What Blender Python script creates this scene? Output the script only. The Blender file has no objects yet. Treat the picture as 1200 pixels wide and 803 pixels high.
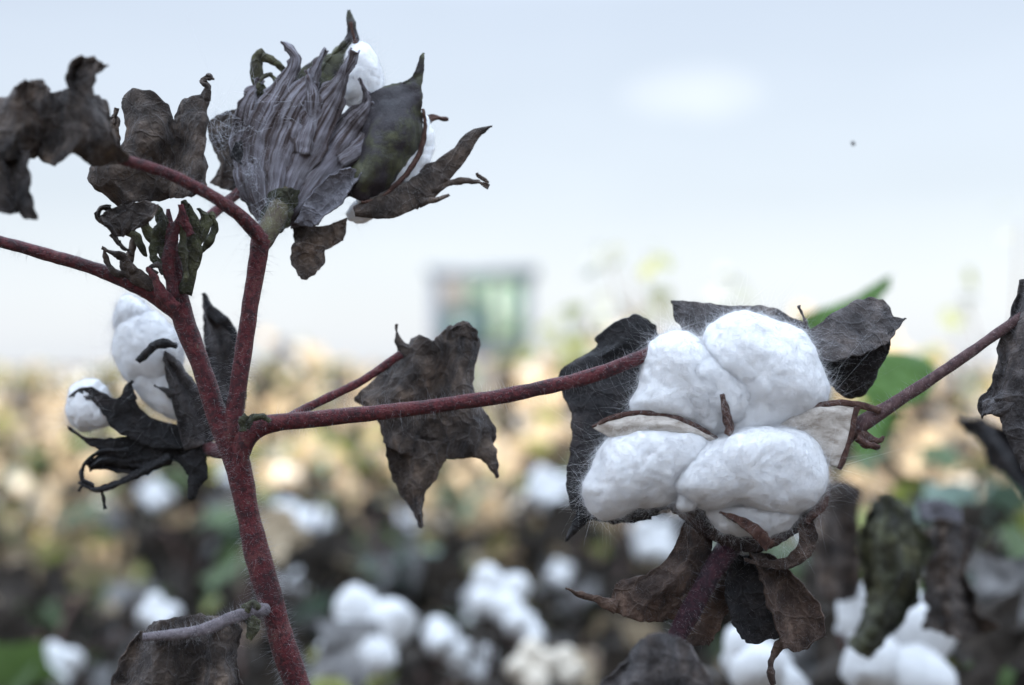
import bpy, math, random
import numpy as np
from mathutils import Vector, noise, Quaternion

random.seed(7)
RNG = np.random.default_rng(11)
S = bpy.context.scene
COL = S.collection
PI = math.pi
R = math.radians

# ------------------------------------------------------------------ camera
LENS, SENSOR, CZ, FOCUS = 50.0, 36.0, 1.05, 0.50
F = 1200 * LENS / SENSOR
HY = 430.0                          # the row of the horizon in the photo
U = FOCUS / F                       # one photo pixel at the focus distance, in metres
cam_d = bpy.data.cameras.new('camera')
cam = bpy.data.objects.new('camera', cam_d)
COL.objects.link(cam)
cam.location = (0, 0, CZ)
cam.rotation_euler = (R(90), 0, 0)
cam_d.lens, cam_d.sensor_width = LENS, SENSOR
cam_d.shift_y = (HY - 401.5) / 1200
cam_d.clip_start, cam_d.clip_end = 0.02, 6000
cam_d.dof.use_dof = True
cam_d.dof.focus_distance = FOCUS
cam_d.dof.aperture_fstop = 4.7
S.camera = cam


def P(px, py, d):
    return np.array([(px - 600) / F * d, d, CZ - (py - HY) / F * d])


# ------------------------------------------------------------------ materials
def nt(name):
    m = bpy.data.materials.new(name)
    m.use_nodes = True
    t = m.node_tree
    b = t.nodes['Principled BSDF']
    return m, t, b


def lk(t, a, ao, b, bi):
    t.links.new(a.outputs[ao], b.inputs[bi])


def noise_node(t, scale, detail=6, rough=.6, coord='Object', dist=0.0, stretch=None):
    tc = t.nodes.new('ShaderNodeTexCoord')
    n = t.nodes.new('ShaderNodeTexNoise')
    n.inputs['Scale'].default_value = scale
    n.inputs['Detail'].default_value = detail
    n.inputs['Roughness'].default_value = rough
    n.inputs['Distortion'].default_value = dist
    if stretch:
        mp = t.nodes.new('ShaderNodeMapping')
        mp.inputs['Scale'].default_value = stretch
        lk(t, tc, coord, mp, 'Vector')
        lk(t, mp, 'Vector', n, 'Vector')
    else:
        lk(t, tc, coord, n, 'Vector')
    return n


def ramp(t, src, out, stops):
    r = t.nodes.new('ShaderNodeValToRGB')
    e = r.color_ramp.elements
    while len(e) < len(stops):
        e.new(.5)
    for k, (p, c) in enumerate(stops):
        e[k].position = p
        e[k].color = (*c, 1)
    lk(t, src, out, r, 'Fac')
    return r


def organic(name, stops, scale=120, rough=.85, sheen=0.0, bump=.3, bscale=900, trans=None, stretch=None,
            sheen_tint=(.75, .78, .85), spec=.25, coord='Object', veins=0, vcol=(.3, .26, .24), bdist=.0006, mottle=None):
    m, t, b = nt(name)
    n = noise_node(t, scale, 8, .66, coord, .4, stretch)
    r = ramp(t, n, 'Fac', stops)
    col = (r, 'Color')
    if mottle:  # on dry leaves this puts light and shade of the folds into the colour
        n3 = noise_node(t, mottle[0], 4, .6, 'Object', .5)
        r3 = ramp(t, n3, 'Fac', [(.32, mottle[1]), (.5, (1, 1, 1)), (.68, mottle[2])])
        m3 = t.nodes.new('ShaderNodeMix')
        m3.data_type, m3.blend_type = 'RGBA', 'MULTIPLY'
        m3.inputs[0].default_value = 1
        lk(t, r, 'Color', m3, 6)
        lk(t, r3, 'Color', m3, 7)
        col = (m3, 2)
    vein = None
    if veins:
        wv = noise_node(t, 55, 3, .6, coord)
        mixv = t.nodes.new('ShaderNodeVectorMath')
        mixv.operation = 'MULTIPLY_ADD'
        mixv.inputs[1].default_value = (.012, .012, .012)
        lk(t, wv, 'Color', mixv, 0)
        lk(t, [q for q in t.nodes if q.type == 'TEX_COORD'][0], coord, mixv, 2)
        hs_ = []
        for sc_, w_ in ((95, .05), (290, .07)):
            vo = t.nodes.new('ShaderNodeTexVoronoi')
            vo.feature = 'DISTANCE_TO_EDGE'
            vo.inputs['Scale'].default_value = sc_
            lk(t, mixv, 'Vector', vo, 'Vector')
            hs_.append(ramp(t, vo, 'Distance', [(0, (1, 1, 1)), (w_, (.25, .25, .25)), (w_ * 3, (0, 0, 0))]))
        vm = t.nodes.new('ShaderNodeMix')
        vm.data_type, vm.blend_type = 'RGBA', 'ADD'
        vm.inputs[0].default_value = .4
        lk(t, hs_[0], 'Color', vm, 6)
        lk(t, hs_[1], 'Color', vm, 7)
        vein = vm
        cm = t.nodes.new('ShaderNodeMix')
        cm.data_type = 'RGBA'
        fm = t.nodes.new('ShaderNodeMath')
        fm.operation = 'MULTIPLY'
        fm.use_clamp = True
        fm.inputs[1].default_value = veins
        lk(t, vm, 2, fm, 0)
        lk(t, fm, 'Value', cm, 0)
        lk(t, col[0], col[1], cm, 6)
        cm.inputs[7].default_value = (*vcol, 1)
        col = (cm, 2)
    lk(t, col[0], col[1], b, 'Base Color')
    b.inputs['Roughness'].default_value = rough
    b.inputs['Specular IOR Level'].default_value = spec
    b.inputs['Sheen Weight'].default_value = sheen
    b.inputs['Sheen Roughness'].default_value = .35
    b.inputs['Sheen Tint'].default_value = (*sheen_tint, 1)
    if bump:
        n2 = noise_node(t, bscale, 6, .68, coord, .3, stretch)
        bm = t.nodes.new('ShaderNodeBump')
        bm.inputs['Strength'].default_value = bump
        bm.inputs['Distance'].default_value = bdist
        lk(t, n2, 'Fac', bm, 'Height')
        last = bm
        if vein:
            b2 = t.nodes.new('ShaderNodeBump')
            b2.inputs['Strength'].default_value = .7
            b2.inputs['Distance'].default_value = .0008
            lk(t, vein, 2, b2, 'Height')
            lk(t, bm, 'Normal', b2, 'Normal')
            last = b2
        lk(t, last, 'Normal', b, 'Normal')
    if trans:
        tr = t.nodes.new('ShaderNodeBsdfTranslucent')
        tr.inputs['Color'].default_value = (*trans, 1)
        ad = t.nodes.new('ShaderNodeAddShader')
        o = t.nodes['Material Output']
        lk(t, b, 'BSDF', ad, 0)
        lk(t, tr, 'BSDF', ad, 1)
        lk(t, ad, 'Shader', o, 'Surface')
    return m


M = {}
STM = dict(mottle=(60, (.45, .5, .55), (1.15, 2.8, 2.1)))
M['stem'] = organic('red_hairy_stem', [(.3, (.014, .004, .007)), (.44, (.056, .006, .009)), (.57, (.13, .014, .018)), (.67, (.095, .032, .03)), (.75, (.26, .2, .2)), (.84, (.36, .3, .3))],
                    520, .42, 0, .9, 1100, spec=.35, bdist=.0016, **STM)
M['stem_purple'] = organic('purple_hairy_stem', [(.3, (.010, .005, .008)), (.48, (.028, .008, .014)), (.6, (.055, .014, .022)), (.7, (.07, .035, .038)), (.8, (.3, .25, .24))],
                    520, .5, 0, 1, 900, spec=.3, bdist=.0014, **STM)
M['stem_green'] = organic('green_stem', [(.3, (.05, .025, .024)), (.5, (.085, .07, .04)), (.65, (.13, .12, .065)), (.8, (.22, .2, .14))], 420, .65, .1, .6, 1300, bdist=.001)
M['stem_grey'] = organic('grey_felted_stem', [(.3, (.06, .05, .055)), (.7, (.20, .17, .18))], 420, .8, .25, .6, 1300, bdist=.001)
M['stem_brown'] = organic('brown_stem', [(.3, (.03, .018, .02)), (.5, (.085, .045, .045)), (.65, (.13, .085, .08)), (.8, (.24, .18, .17))], 420, .7, .1, .6, 1300, bdist=.001)
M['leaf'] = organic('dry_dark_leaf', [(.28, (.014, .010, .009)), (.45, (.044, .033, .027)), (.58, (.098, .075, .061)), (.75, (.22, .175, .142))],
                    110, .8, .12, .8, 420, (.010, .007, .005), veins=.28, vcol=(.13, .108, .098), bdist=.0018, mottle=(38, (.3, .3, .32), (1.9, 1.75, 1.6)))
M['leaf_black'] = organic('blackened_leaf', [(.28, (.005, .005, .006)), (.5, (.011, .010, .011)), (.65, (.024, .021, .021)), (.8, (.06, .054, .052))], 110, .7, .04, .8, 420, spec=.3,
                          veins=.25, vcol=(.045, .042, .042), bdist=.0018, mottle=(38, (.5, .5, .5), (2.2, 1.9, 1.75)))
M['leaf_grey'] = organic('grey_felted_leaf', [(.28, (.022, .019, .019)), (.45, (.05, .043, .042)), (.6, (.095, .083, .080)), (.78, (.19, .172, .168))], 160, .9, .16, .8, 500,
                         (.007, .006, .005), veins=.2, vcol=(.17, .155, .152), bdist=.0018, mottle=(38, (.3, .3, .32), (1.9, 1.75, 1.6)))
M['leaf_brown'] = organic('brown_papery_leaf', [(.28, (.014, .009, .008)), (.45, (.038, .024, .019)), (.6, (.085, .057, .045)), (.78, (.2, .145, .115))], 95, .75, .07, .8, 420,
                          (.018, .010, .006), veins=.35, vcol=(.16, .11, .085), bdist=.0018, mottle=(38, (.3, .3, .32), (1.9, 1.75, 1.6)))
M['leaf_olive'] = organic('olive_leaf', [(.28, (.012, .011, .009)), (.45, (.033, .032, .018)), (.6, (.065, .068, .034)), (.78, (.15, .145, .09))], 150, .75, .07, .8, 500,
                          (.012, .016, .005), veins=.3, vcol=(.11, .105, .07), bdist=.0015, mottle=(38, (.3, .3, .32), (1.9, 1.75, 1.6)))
M['bract'] = organic('grey_fringed_bract', [(.34, (.022, .015, .014)), (.43, (.075, .055, .052)), (.5, (.16, .147, .162)), (.68, (.34, .33, .365))], 260, .9, .15, .8, 700,
                     (.02, .018, .018), coord='UV', stretch=(.03, .009, 1), bdist=.0012, mottle=(48, (.3, .24, .22), (1.25, 1.25, 1.3)))
M['bract_silver'] = organic('silver_bract', [(.3, (.05, .045, .052)), (.5, (.13, .125, .14)), (.75, (.30, .29, .32))], 200, .9, .15, .8, 500, veins=.3, vcol=(.3, .29, .32), bdist=.0012)
M['carpel'] = organic('dark_green_boll_shell', [(.3, (.010, .007, .011)), (.47, (.020, .014, .018)), (.55, (.04, .04, .02)), (.7, (.11, .11, .05))], 75, .5, .03, .5, 900, spec=.45, bdist=.0008)
M['rim'] = organic('brown_shell_rim', [(.3, (.022, .010, .008)), (.5, (.07, .032, .024)), (.65, (.13, .075, .058)), (.8, (.25, .18, .15))], 420, .65, .05, .7, 1000, bdist=.001)
M['under_shell'] = organic('dark_under_shell', [(.3, (.010, .006, .006)), (.5, (.03, .017, .014)), (.62, (.07, .042, .033)), (.78, (.16, .11, .09))], 130, .6, .03, .7, 700, bdist=.0012,
                           mottle=(60, (.4, .4, .4), (1.6, 1.5, 1.4)))
M['husk_in'] = organic('cream_shell_lining', [(.34, (.28, .23, .19)), (.5, (.48, .43, .38)), (.66, (.62, .57, .52))], 160, .6, .1, .35, 700, stretch=(1, 1, 2.5))
M['web'] = organic('cobweb', [(.3, (.6, .62, .68)), (.7, (.75, .77, .82))], 300, .9, 0, 0)


def hair_mat(name, col, tr):
    m, t, b = nt(name)
    b.inputs['Base Color'].default_value = (*col, 1)
    b.inputs['Roughness'].default_value = .5
    x = t.nodes.new('ShaderNodeBsdfTranslucent')
    x.inputs['Color'].default_value = (*tr, 1)
    mx = t.nodes.new('ShaderNodeMixShader')
    mx.inputs['Fac'].default_value = .45
    lk(t, b, 'BSDF', mx, 1)
    lk(t, x, 'BSDF', mx, 2)
    lk(t, mx, 'Shader', t.nodes['Material Output'], 'Surface')
    return m


M['hair'] = hair_mat('pale_plant_hair', (.52, .51, .53), (.52, .51, .53))
M['fluff'] = hair_mat('cotton_fibre', (.86, .86, .87), (.8, .8, .82))


def lint_mat(name, col, sss=.6):
    m, t, b = nt(name)
    n = noise_node(t, 160, 6, .65)
    r = ramp(t, n, 'Fac', [(.3, tuple(c * .93 for c in col)), (.7, col)])
    lk(t, r, 'Color', b, 'Base Color')
    b.inputs['Roughness'].default_value = 1
    b.inputs['Specular IOR Level'].default_value = .05
    b.inputs['Subsurface Weight'].default_value = sss
    b.inputs['Subsurface Radius'].default_value = (1, .95, .9)
    b.inputs['Subsurface Scale'].default_value = .005
    b.inputs['Sheen Weight'].default_value = .25
    n2 = noise_node(t, 700, 8, .7, dist=1.2)
    bm = t.nodes.new('ShaderNodeBump')
    bm.inputs['Strength'].default_value = .55
    bm.inputs['Distance'].default_value = .0009
    lk(t, n2, 'Fac', bm, 'Height')
    lk(t, bm, 'Normal', b, 'Normal')
    return m


M['lint'] = lint_mat('white_cotton_lint', (.9, .9, .905))
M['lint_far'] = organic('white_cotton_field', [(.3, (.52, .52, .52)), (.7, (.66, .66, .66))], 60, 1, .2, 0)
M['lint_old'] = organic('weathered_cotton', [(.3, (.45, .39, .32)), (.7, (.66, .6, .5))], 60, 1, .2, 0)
M['fg_dark'] = organic('field_leaf_dark', [(.3, (.014, .013, .012)), (.7, (.075, .06, .048))], 40, .8, .03, 0, trans=(.006, .005, .004))
M['fg_tan'] = organic('field_leaf_tan', [(.3, (.2, .15, .1)), (.7, (.5, .41, .29))], 40, .85, .1, 0, trans=(.08, .06, .035))
M['fg_grey'] = organic('field_leaf_grey', [(.3, (.06, .06, .06)), (.7, (.30, .29, .285))], 40, .85, .1, 0, trans=(.01, .01, .01))
M['fg_green'] = organic('field_leaf_green', [(.3, (.035, .055, .02)), (.7, (.07, .105, .042))], 40, .55, 0, 0, trans=(.03, .05, .012))
M['fg_lime'] = organic('field_leaf_lime', [(.3, (.12, .14, .03)), (.7, (.22, .22, .06))], 40, .6, 0, 0, trans=(.08, .09, .02))
M['fg_teal'] = organic('field_leaf_bluegreen', [(.3, (.07, .11, .085)), (.7, (.15, .2, .165))], 40, .6, .1, 0, trans=(.02, .03, .02))
M['fg_stem'] = organic('field_stem', [(.3, (.05, .028, .024)), (.7, (.14, .085, .07))], 60, .8, .1, 0)


M['leaf_fresh'] = organic('fresh_green_leaf', [(.3, (.06, .12, .03)), (.7, (.11, .2, .055))], 60, .5, 0, .4, 300, trans=(.07, .13, .025))
M['weed_lime'] = organic('weed_leaf_lime', [(.3, (.15, .17, .08)), (.7, (.22, .23, .11))], 40, .7, 0, 0, trans=(.13, .14, .06))
M['weed_pale'] = organic('weed_leaf_pale', [(.3, (.2, .22, .2)), (.7, (.3, .31, .28))], 40, .7, 0, 0, trans=(.15, .16, .14))


# ------------------------------------------------------------------ object helpers
BASE = {}


def tag(o, label=None, cat=None, group=None, kind=None):
    for k, v in (('label', label), ('category', cat), ('group', group), ('kind', kind)):
        if v:
            o[k] = v


def empty(name, loc, label=None, cat=None, group=None, kind=None):
    o = bpy.data.objects.new(name, None)
    COL.objects.link(o)
    o.location = loc
    o.empty_display_size = .05
    BASE[o.name] = np.array(loc, float)
    tag(o, label, cat, group, kind)
    return o


class MB:
    """collects vertices and faces of one mesh; slots are materials"""

    def __init__(self):
        self.v, self.f, self.n, self.uv = [], [], 0, []

    def add(self, V, quads=None, tris=None, slot=0, uv=None):
        V = np.asarray(V, float)
        if quads is not None and len(quads):
            self.f.append((np.asarray(quads) + self.n, slot))
        if tris is not None and len(tris):
            self.f.append((np.asarray(tris) + self.n, slot))
        self.v.append(V)
        self.uv.append(np.zeros((len(V), 2)) if uv is None else np.asarray(uv))
        self.n += len(V)
        return self

    def build(self, name, mats, parent=None, solid=0.0, smooth=True, base=None):
        V = np.concatenate(self.v)
        b = np.zeros(3) if parent is None else BASE[parent.name]
        if base is not None:
            b = np.asarray(base)
        V = V - b
        loops = np.concatenate([f.reshape(-1) for f, s in self.f]).astype(np.int32)
        tot = np.concatenate([np.full(len(f), f.shape[1]) for f, s in self.f]).astype(np.int32)
        slot = np.concatenate([np.full(len(f), s) for f, s in self.f]).astype(np.int32)
        start = np.concatenate([[0], np.cumsum(tot)[:-1]]).astype(np.int32)
        me = bpy.data.meshes.new(name)
        me.vertices.add(len(V))
        me.vertices.foreach_set('co', V.astype(np.float32).reshape(-1))
        me.loops.add(len(loops))
        me.loops.foreach_set('vertex_index', loops)
        me.polygons.add(len(tot))
        me.polygons.foreach_set('loop_start', start)
        me.polygons.foreach_set('material_index', slot)
        me.polygons.foreach_set('use_smooth', np.full(len(tot), smooth))
        UV = np.concatenate(self.uv)
        ul = me.uv_layers.new(name='UVMap')
        ul.data.foreach_set('uv', UV[loops].astype(np.float32).reshape(-1))
        for m in (mats if isinstance(mats, (list, tuple)) else [mats]):
            me.materials.append(m)
        me.update(calc_edges=True)
        me.validate()
        o = bpy.data.objects.new(name, me)
        COL.objects.link(o)
        if parent is not None:
            o.parent = parent
        if base is not None and parent is None:
            o.location = base
        BASE[o.name] = b
        if solid:
            md = o.modifiers.new('thickness', 'SOLIDIFY')
            md.thickness = solid
            md.offset = 0
        return o


def cr(pts, m):
    """Catmull-Rom resample of (n,k) points to m"""
    p = np.asarray(pts, float)
    n = len(p)
    if n == 1:
        return np.repeat(p, m, 0)
    q = np.concatenate([(2 * p[0] - p[1])[None], p, (2 * p[-1] - p[-2])[None]])
    t = np.linspace(0, n - 1 - 1e-9, m)
    i = t.astype(int)
    f = (t - i)[:, None]
    if p.ndim == 3:
        f = f[:, :, None]
    a, b, c, d = q[i], q[i + 1], q[i + 2], q[i + 3]
    return .5 * (2 * b + (c - a) * f + (2 * a - 5 * b + 4 * c - d) * f ** 2 + (3 * b - 3 * c + d - a) * f ** 3)


def nz(V, scale, seed=0.0):
    s = seed * 17.31
    return np.array([noise.noise((v[0] * scale + s, v[1] * scale - s, v[2] * scale + 2 * s)) for v in V])


def px2w(g, d0):
    """(...,3) of photo px, photo py, depth offset in pixel units, at distance d0"""
    g = np.asarray(g, float)
    d = d0 + g[..., 2] * U
    return np.stack([(g[..., 0] - 600) / F * d, d, CZ - (g[..., 1] - HY) / F * d], -1)


def quads_grid(nv, nu):
    i = np.arange(nv - 1)[:, None] * nu + np.arange(nu - 1)[None]
    return np.stack([i, i + 1, i + nu + 1, i + nu], -1).reshape(-1, 4)


def q2t(q):
    q = np.asarray(q)
    return np.vstack([q[:, [0, 1, 2]], q[:, [0, 2, 3]]])


def grid_normals(G):
    a = np.gradient(G, axis=0)
    b = np.gradient(G, axis=1)
    n = np.cross(a, b)
    return n / (np.linalg.norm(n, axis=-1, keepdims=True) + 1e-12)


SEED = [0]


def loft(rows, d0, fold=(0, 1, 0), cup=0, bow=0, tilt=(0, 0), amp=5.0, fine=2.0, nu=46, nv=46, ridge=0, rag=2.6, wr=3.2):
    """a sheet through rows of photo points; depth from folds; returns verts (world), quads, uv"""
    SEED[0] += 1
    sd = SEED[0]
    rr = []
    for row in rows:
        row = [(p[0], p[1], p[2] if len(p) > 2 else 0.) for p in row]
        rr.append(cr(row, nu))
    g = cr(np.array(rr), nv)
    u = np.linspace(0, 1, nu)[None, :]
    v = np.linspace(0, 1, nv)[:, None]
    cx, cy = g[..., 0].mean(), g[..., 1].mean()
    dd = fold[0] * np.sin(2 * PI * fold[1] * u + fold[2] + 1.1 * v) + cup * (2 * u - 1) ** 2 + bow * (2 * v - 1) ** 2
    dd = dd + tilt[0] * (g[..., 0] - cx) + tilt[1] * (g[..., 1] - cy)
    if ridge:
        for k in (.2, .5, .8):
            dd = dd - ridge * np.exp(-((u - .5) * (.25 + .75 * v) - (k - .5)) ** 2 / .0012)
    g[..., 2] += dd
    W = px2w(g, d0)
    N = grid_normals(W)
    f = W.reshape(-1, 3)
    lo = nz(f, 1 / (42 * U), sd) * amp
    mi = nz(f, 1 / (15 * U), sd + .37) * fine
    hi = nz(f, 1 / (6 * U), sd + .77) * fine * .3
    rd = np.abs(nz(f, 1 / (30 * U), sd + .5))
    wk = (np.minimum(rd, .28) - .14) * wr * 2.2 + (np.minimum(np.abs(nz(f, 1 / (12 * U), sd + .66)), .22) - .1) * wr
    W = W + N * ((lo + mi + hi + wk) * U).reshape(nv, nu, 1)
    # ragged rim, in the sheet's own plane
    if rag:
        e = np.maximum(np.abs(2 * u - 1), np.abs(2 * v - 1)) ** 8
        r = (nz(f, 1 / (9 * U), sd + .15) * rag * U).reshape(nv, nu)
        W[..., 2] += r * e
        W[..., 0] += np.roll(r, 5, 0) * e
    uv = np.stack([np.broadcast_to(u, (nv, nu)), np.broadcast_to(v, (nv, nu))], -1).reshape(-1, 2)
    return W.reshape(-1, 3), quads_grid(nv, nu), uv


def strip_rows(pts, widths, cup=3):
    p = np.array([(a[0], a[1], a[2] if len(a) > 2 else 0.) for a in pts], float)
    n = max(8, 3 * len(p))
    c = cr(p, n)
    w = np.interp(np.linspace(0, 1, n), np.linspace(0, 1, len(widths)), widths)
    t = np.gradient(c[:, :2], axis=0)
    t /= np.linalg.norm(t, axis=1, keepdims=True) + 1e-9
    nrm = np.stack([-t[:, 1], t[:, 0]], 1)
    rows = []
    for k in range(n):
        row = []
        for s in (-1, -.5, 0, .5, 1):
            q = c[k, :2] + nrm[k] * s * w[k] / 2
            row.append((q[0], q[1], c[k, 2] - cup * (1 - s * s)))
        rows.append(row)
    return rows


def fibres(mb, V, T, n, length, rad, lie=.3, curl=.5, slot=1, grav=0., segs=4, outward=None, rng=RNG, weight=None, clump=0, vary=.6):
    V = np.asarray(V)
    T = np.asarray(T)
    a, b, c = V[T[:, 0]], V[T[:, 1]], V[T[:, 2]]
    nn = np.cross(b - a, c - a)
    ar = np.linalg.norm(nn, axis=1)
    nn = nn / (ar[:, None] + 1e-15)
    w = ar if weight is None else ar * weight(((a + b + c) / 3), nn)
    if w.sum() <= 0:
        return
    k = rng.choice(len(T), n, p=w / w.sum())
    r1, r2 = np.sqrt(rng.random(n)), rng.random(n)
    root = a[k] * (1 - r1)[:, None] + b[k] * (r1 * (1 - r2))[:, None] + c[k] * (r1 * r2)[:, None]
    nr = nn[k]
    if outward is not None:
        s = np.sign(np.einsum('ij,ij->i', nr, root - outward))
        nr = nr * np.where(s == 0, 1, s)[:, None]
    rd = rng.normal(size=(n, 3))
    if clump:
        q = np.floor(root / clump)
        h = np.sin(q @ np.array([12.9898, 78.233, 37.719])) * 43758.5453
        h = h - np.floor(h)
        rd = rd * .5 + np.stack([np.sin(h * 40), np.sin(h * 70 + 1), np.sin(h * 110 + 2)], 1) * 1.2
    tg = rd - nr * np.einsum('ij,ij->i', rd, nr)[:, None]
    tg /= np.linalg.norm(tg, axis=1, keepdims=True) + 1e-9
    L = length * (1 - vary + 2 * vary * rng.random(n) * rng.random(n) * 1.4)
    dr = nr * (1 - lie) + tg * lie
    dr /= np.linalg.norm(dr, axis=1, keepdims=True)
    cv = rng.normal(size=(n, 3)) * curl
    s = np.linspace(0, 1, segs)
    pos = root[:, None] + dr[:, None] * (s[None, :, None] * L[:, None, None]) + cv[:, None] * (s ** 2)[None, :, None] * L[:, None, None] * .6
    pos[..., 2] -= grav * (s ** 2)[None] * L[:, None]
    sd = np.cross(dr, rng.normal(size=(n, 3)))
    sd /= np.linalg.norm(sd, axis=1, keepdims=True) + 1e-9
    up = np.cross(dr, sd)
    rr = rad * (1 - .85 * s)
    verts = []
    for j in range(3):
        an = 2 * PI * j / 3
        verts.append(pos + (sd * math.cos(an) + up * math.sin(an))[:, None] * rr[None, :, None])
    W = np.stack(verts, 2).reshape(-1, 3)          # n, segs, 3
    base = (np.arange(n) * segs * 3)[:, None, None]
    q = []
    for j in range(3):
        i0 = np.arange(segs - 1) * 3 + j
        i1 = np.arange(segs - 1) * 3 + (j + 1) % 3
        q.append(np.stack([i0, i1, i1 + 3, i0 + 3], -1))
    q = np.concatenate(q)[None] + base
    mb.add(W, quads=q.reshape(-1, 4), slot=slot)


def tube_geo(C, r, nseg=14, bump=.06, seed=0):
    """tube along world centres C with radii r"""
    C = np.asarray(C)
    n = len(C)
    t = np.gradient(C, axis=0)
    t /= np.linalg.norm(t, axis=1, keepdims=True) + 1e-12
    ref = np.array([.13, 1, .21])
    a = np.cross(t, ref)
    a /= np.linalg.norm(a, axis=1, keepdims=True) + 1e-12
    b = np.cross(t, a)
    an = np.linspace(0, 2 * PI, nseg, endpoint=False)
    ring = a[:, None] * np.cos(an)[None, :, None] + b[:, None] * np.sin(an)[None, :, None]
    V = (C[:, None] + ring * np.asarray(r)[:, None, None]).reshape(-1, 3)
    if bump:
        k = 1 / (np.mean(r) * 3.0)
        nv = nz(V, k, seed + .5).reshape(n, nseg) + .5 * nz(V, k * 3, seed + .9).reshape(n, nseg)
        V = (C[:, None] + ring * (np.asarray(r)[:, None] * (1 + bump * nv))[..., None]).reshape(-1, 3)
    i = np.arange(n - 1)[:, None] * nseg + np.arange(nseg)[None]
    j = np.arange(n - 1)[:, None] * nseg + (np.arange(nseg)[None] + 1) % nseg
    q = np.stack([i, j, j + nseg, i + nseg], -1).reshape(-1, 4)
    V = np.vstack([V, C[:1], C[-1:]])
    m = n * nseg
    k = np.arange(nseg)
    kk = (k + 1) % nseg
    tr = np.vstack([np.stack([kk, k, np.full(nseg, m)], 1), np.stack([k + (n - 1) * nseg, kk + (n - 1) * nseg, np.full(nseg, m + 1)], 1)])
    return V, q, tr


def stem(name, parent, pts, rad, d0=.5, mat='stem', hairs=0, hl=9, ground=None, n=70, bump=.12, hrad=.095, nseg=16):
    """hairy stem through photo points (px, py, depth offset); ground = world points that carry it on down"""
    C = px2w(np.array([(p[0], p[1], p[2] if len(p) > 2 else 0.) for p in pts]), d0)
    rad = np.interp(np.linspace(0, 1, len(C)), np.linspace(0, 1, len(rad)), rad) * U
    D = np.hstack([C, rad[:, None]])
    D = cr(D, n)
    SEED[0] += 1
    V, q, t = tube_geo(D[:, :3], D[:, 3], nseg, bump, SEED[0])
    mb = MB().add(V, q, t)
    if hairs:
        fibres(mb, V, q2t(q), int(hairs * .55), hl * U, hrad * U, .2, .5, 1, 0.05, 4)
    if ground is not None:
        G = cr(np.vstack([D[0, :3][None], np.asarray(ground)]), 24)
        V2, q2, t2 = tube_geo(G, np.linspace(D[0, 3], D[0, 3] * 1.6, 24), nseg, bump, SEED[0])
        mb.add(V2, q2, t2)
    return mb.build(name, [M[mat], M['hair']], parent)


def slab(mb, V, q, uv, nu, nv, thick, slot):
    """a sheet with real thickness: both faces and the rim between them"""
    N = grid_normals(V.reshape(nv, nu, 3)).reshape(-1, 3)
    m = len(V)
    i = np.concatenate([np.arange(nu), nu * np.arange(1, nv) + nu - 1, (nv - 1) * nu + np.arange(nu - 2, -1, -1), nu * np.arange(nv - 2, 0, -1)])
    j = np.roll(i, -1)
    rim = np.stack([j, i, i + m, j + m], 1)
    mb.add(np.vstack([V + N * thick / 2, V - N * thick / 2]), np.vstack([q, q[:, ::-1] + m, rim]), slot=slot, uv=np.vstack([uv, uv]))


def sheet(name, parent, lofts, d0, mat='leaf', thick=.0005, hairs=0, hl=6, hrad=.07, mats=None, **kw):
    """one leaf, bract or shell made of one or more lofted pieces; a piece is rows, or (rows, dict)"""
    mb = MB()
    Vs, Ts, n = [], [], 0
    mats = list(mats) if mats else [M[mat]]
    for L in lofts:
        k = dict(kw)
        if isinstance(L, tuple):
            k.update(L[1])
            L = L[0]
        slot = k.pop('slot', 0)
        dz = k.pop('dz', 0)
        nu, nv = k.get('nu', 46), k.get('nv', 46)
        V, q, uv = loft(L, d0 + dz * U, **k)
        slab(mb, V, q, uv, nu, nv, thick, slot)
        Vs.append(V)
        Ts.append(q2t(q) + n)
        n += len(V)
    if hairs:
        Va, T = np.concatenate(Vs), np.concatenate(Ts)
        for TT in (T, T[:, ::-1]):
            fibres(mb, Va, TT, hairs // 2, hl * U, hrad * U, .45, .6, len(mats), 0, 4)
    return mb.build(name, mats + [M['hair']], parent)


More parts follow.
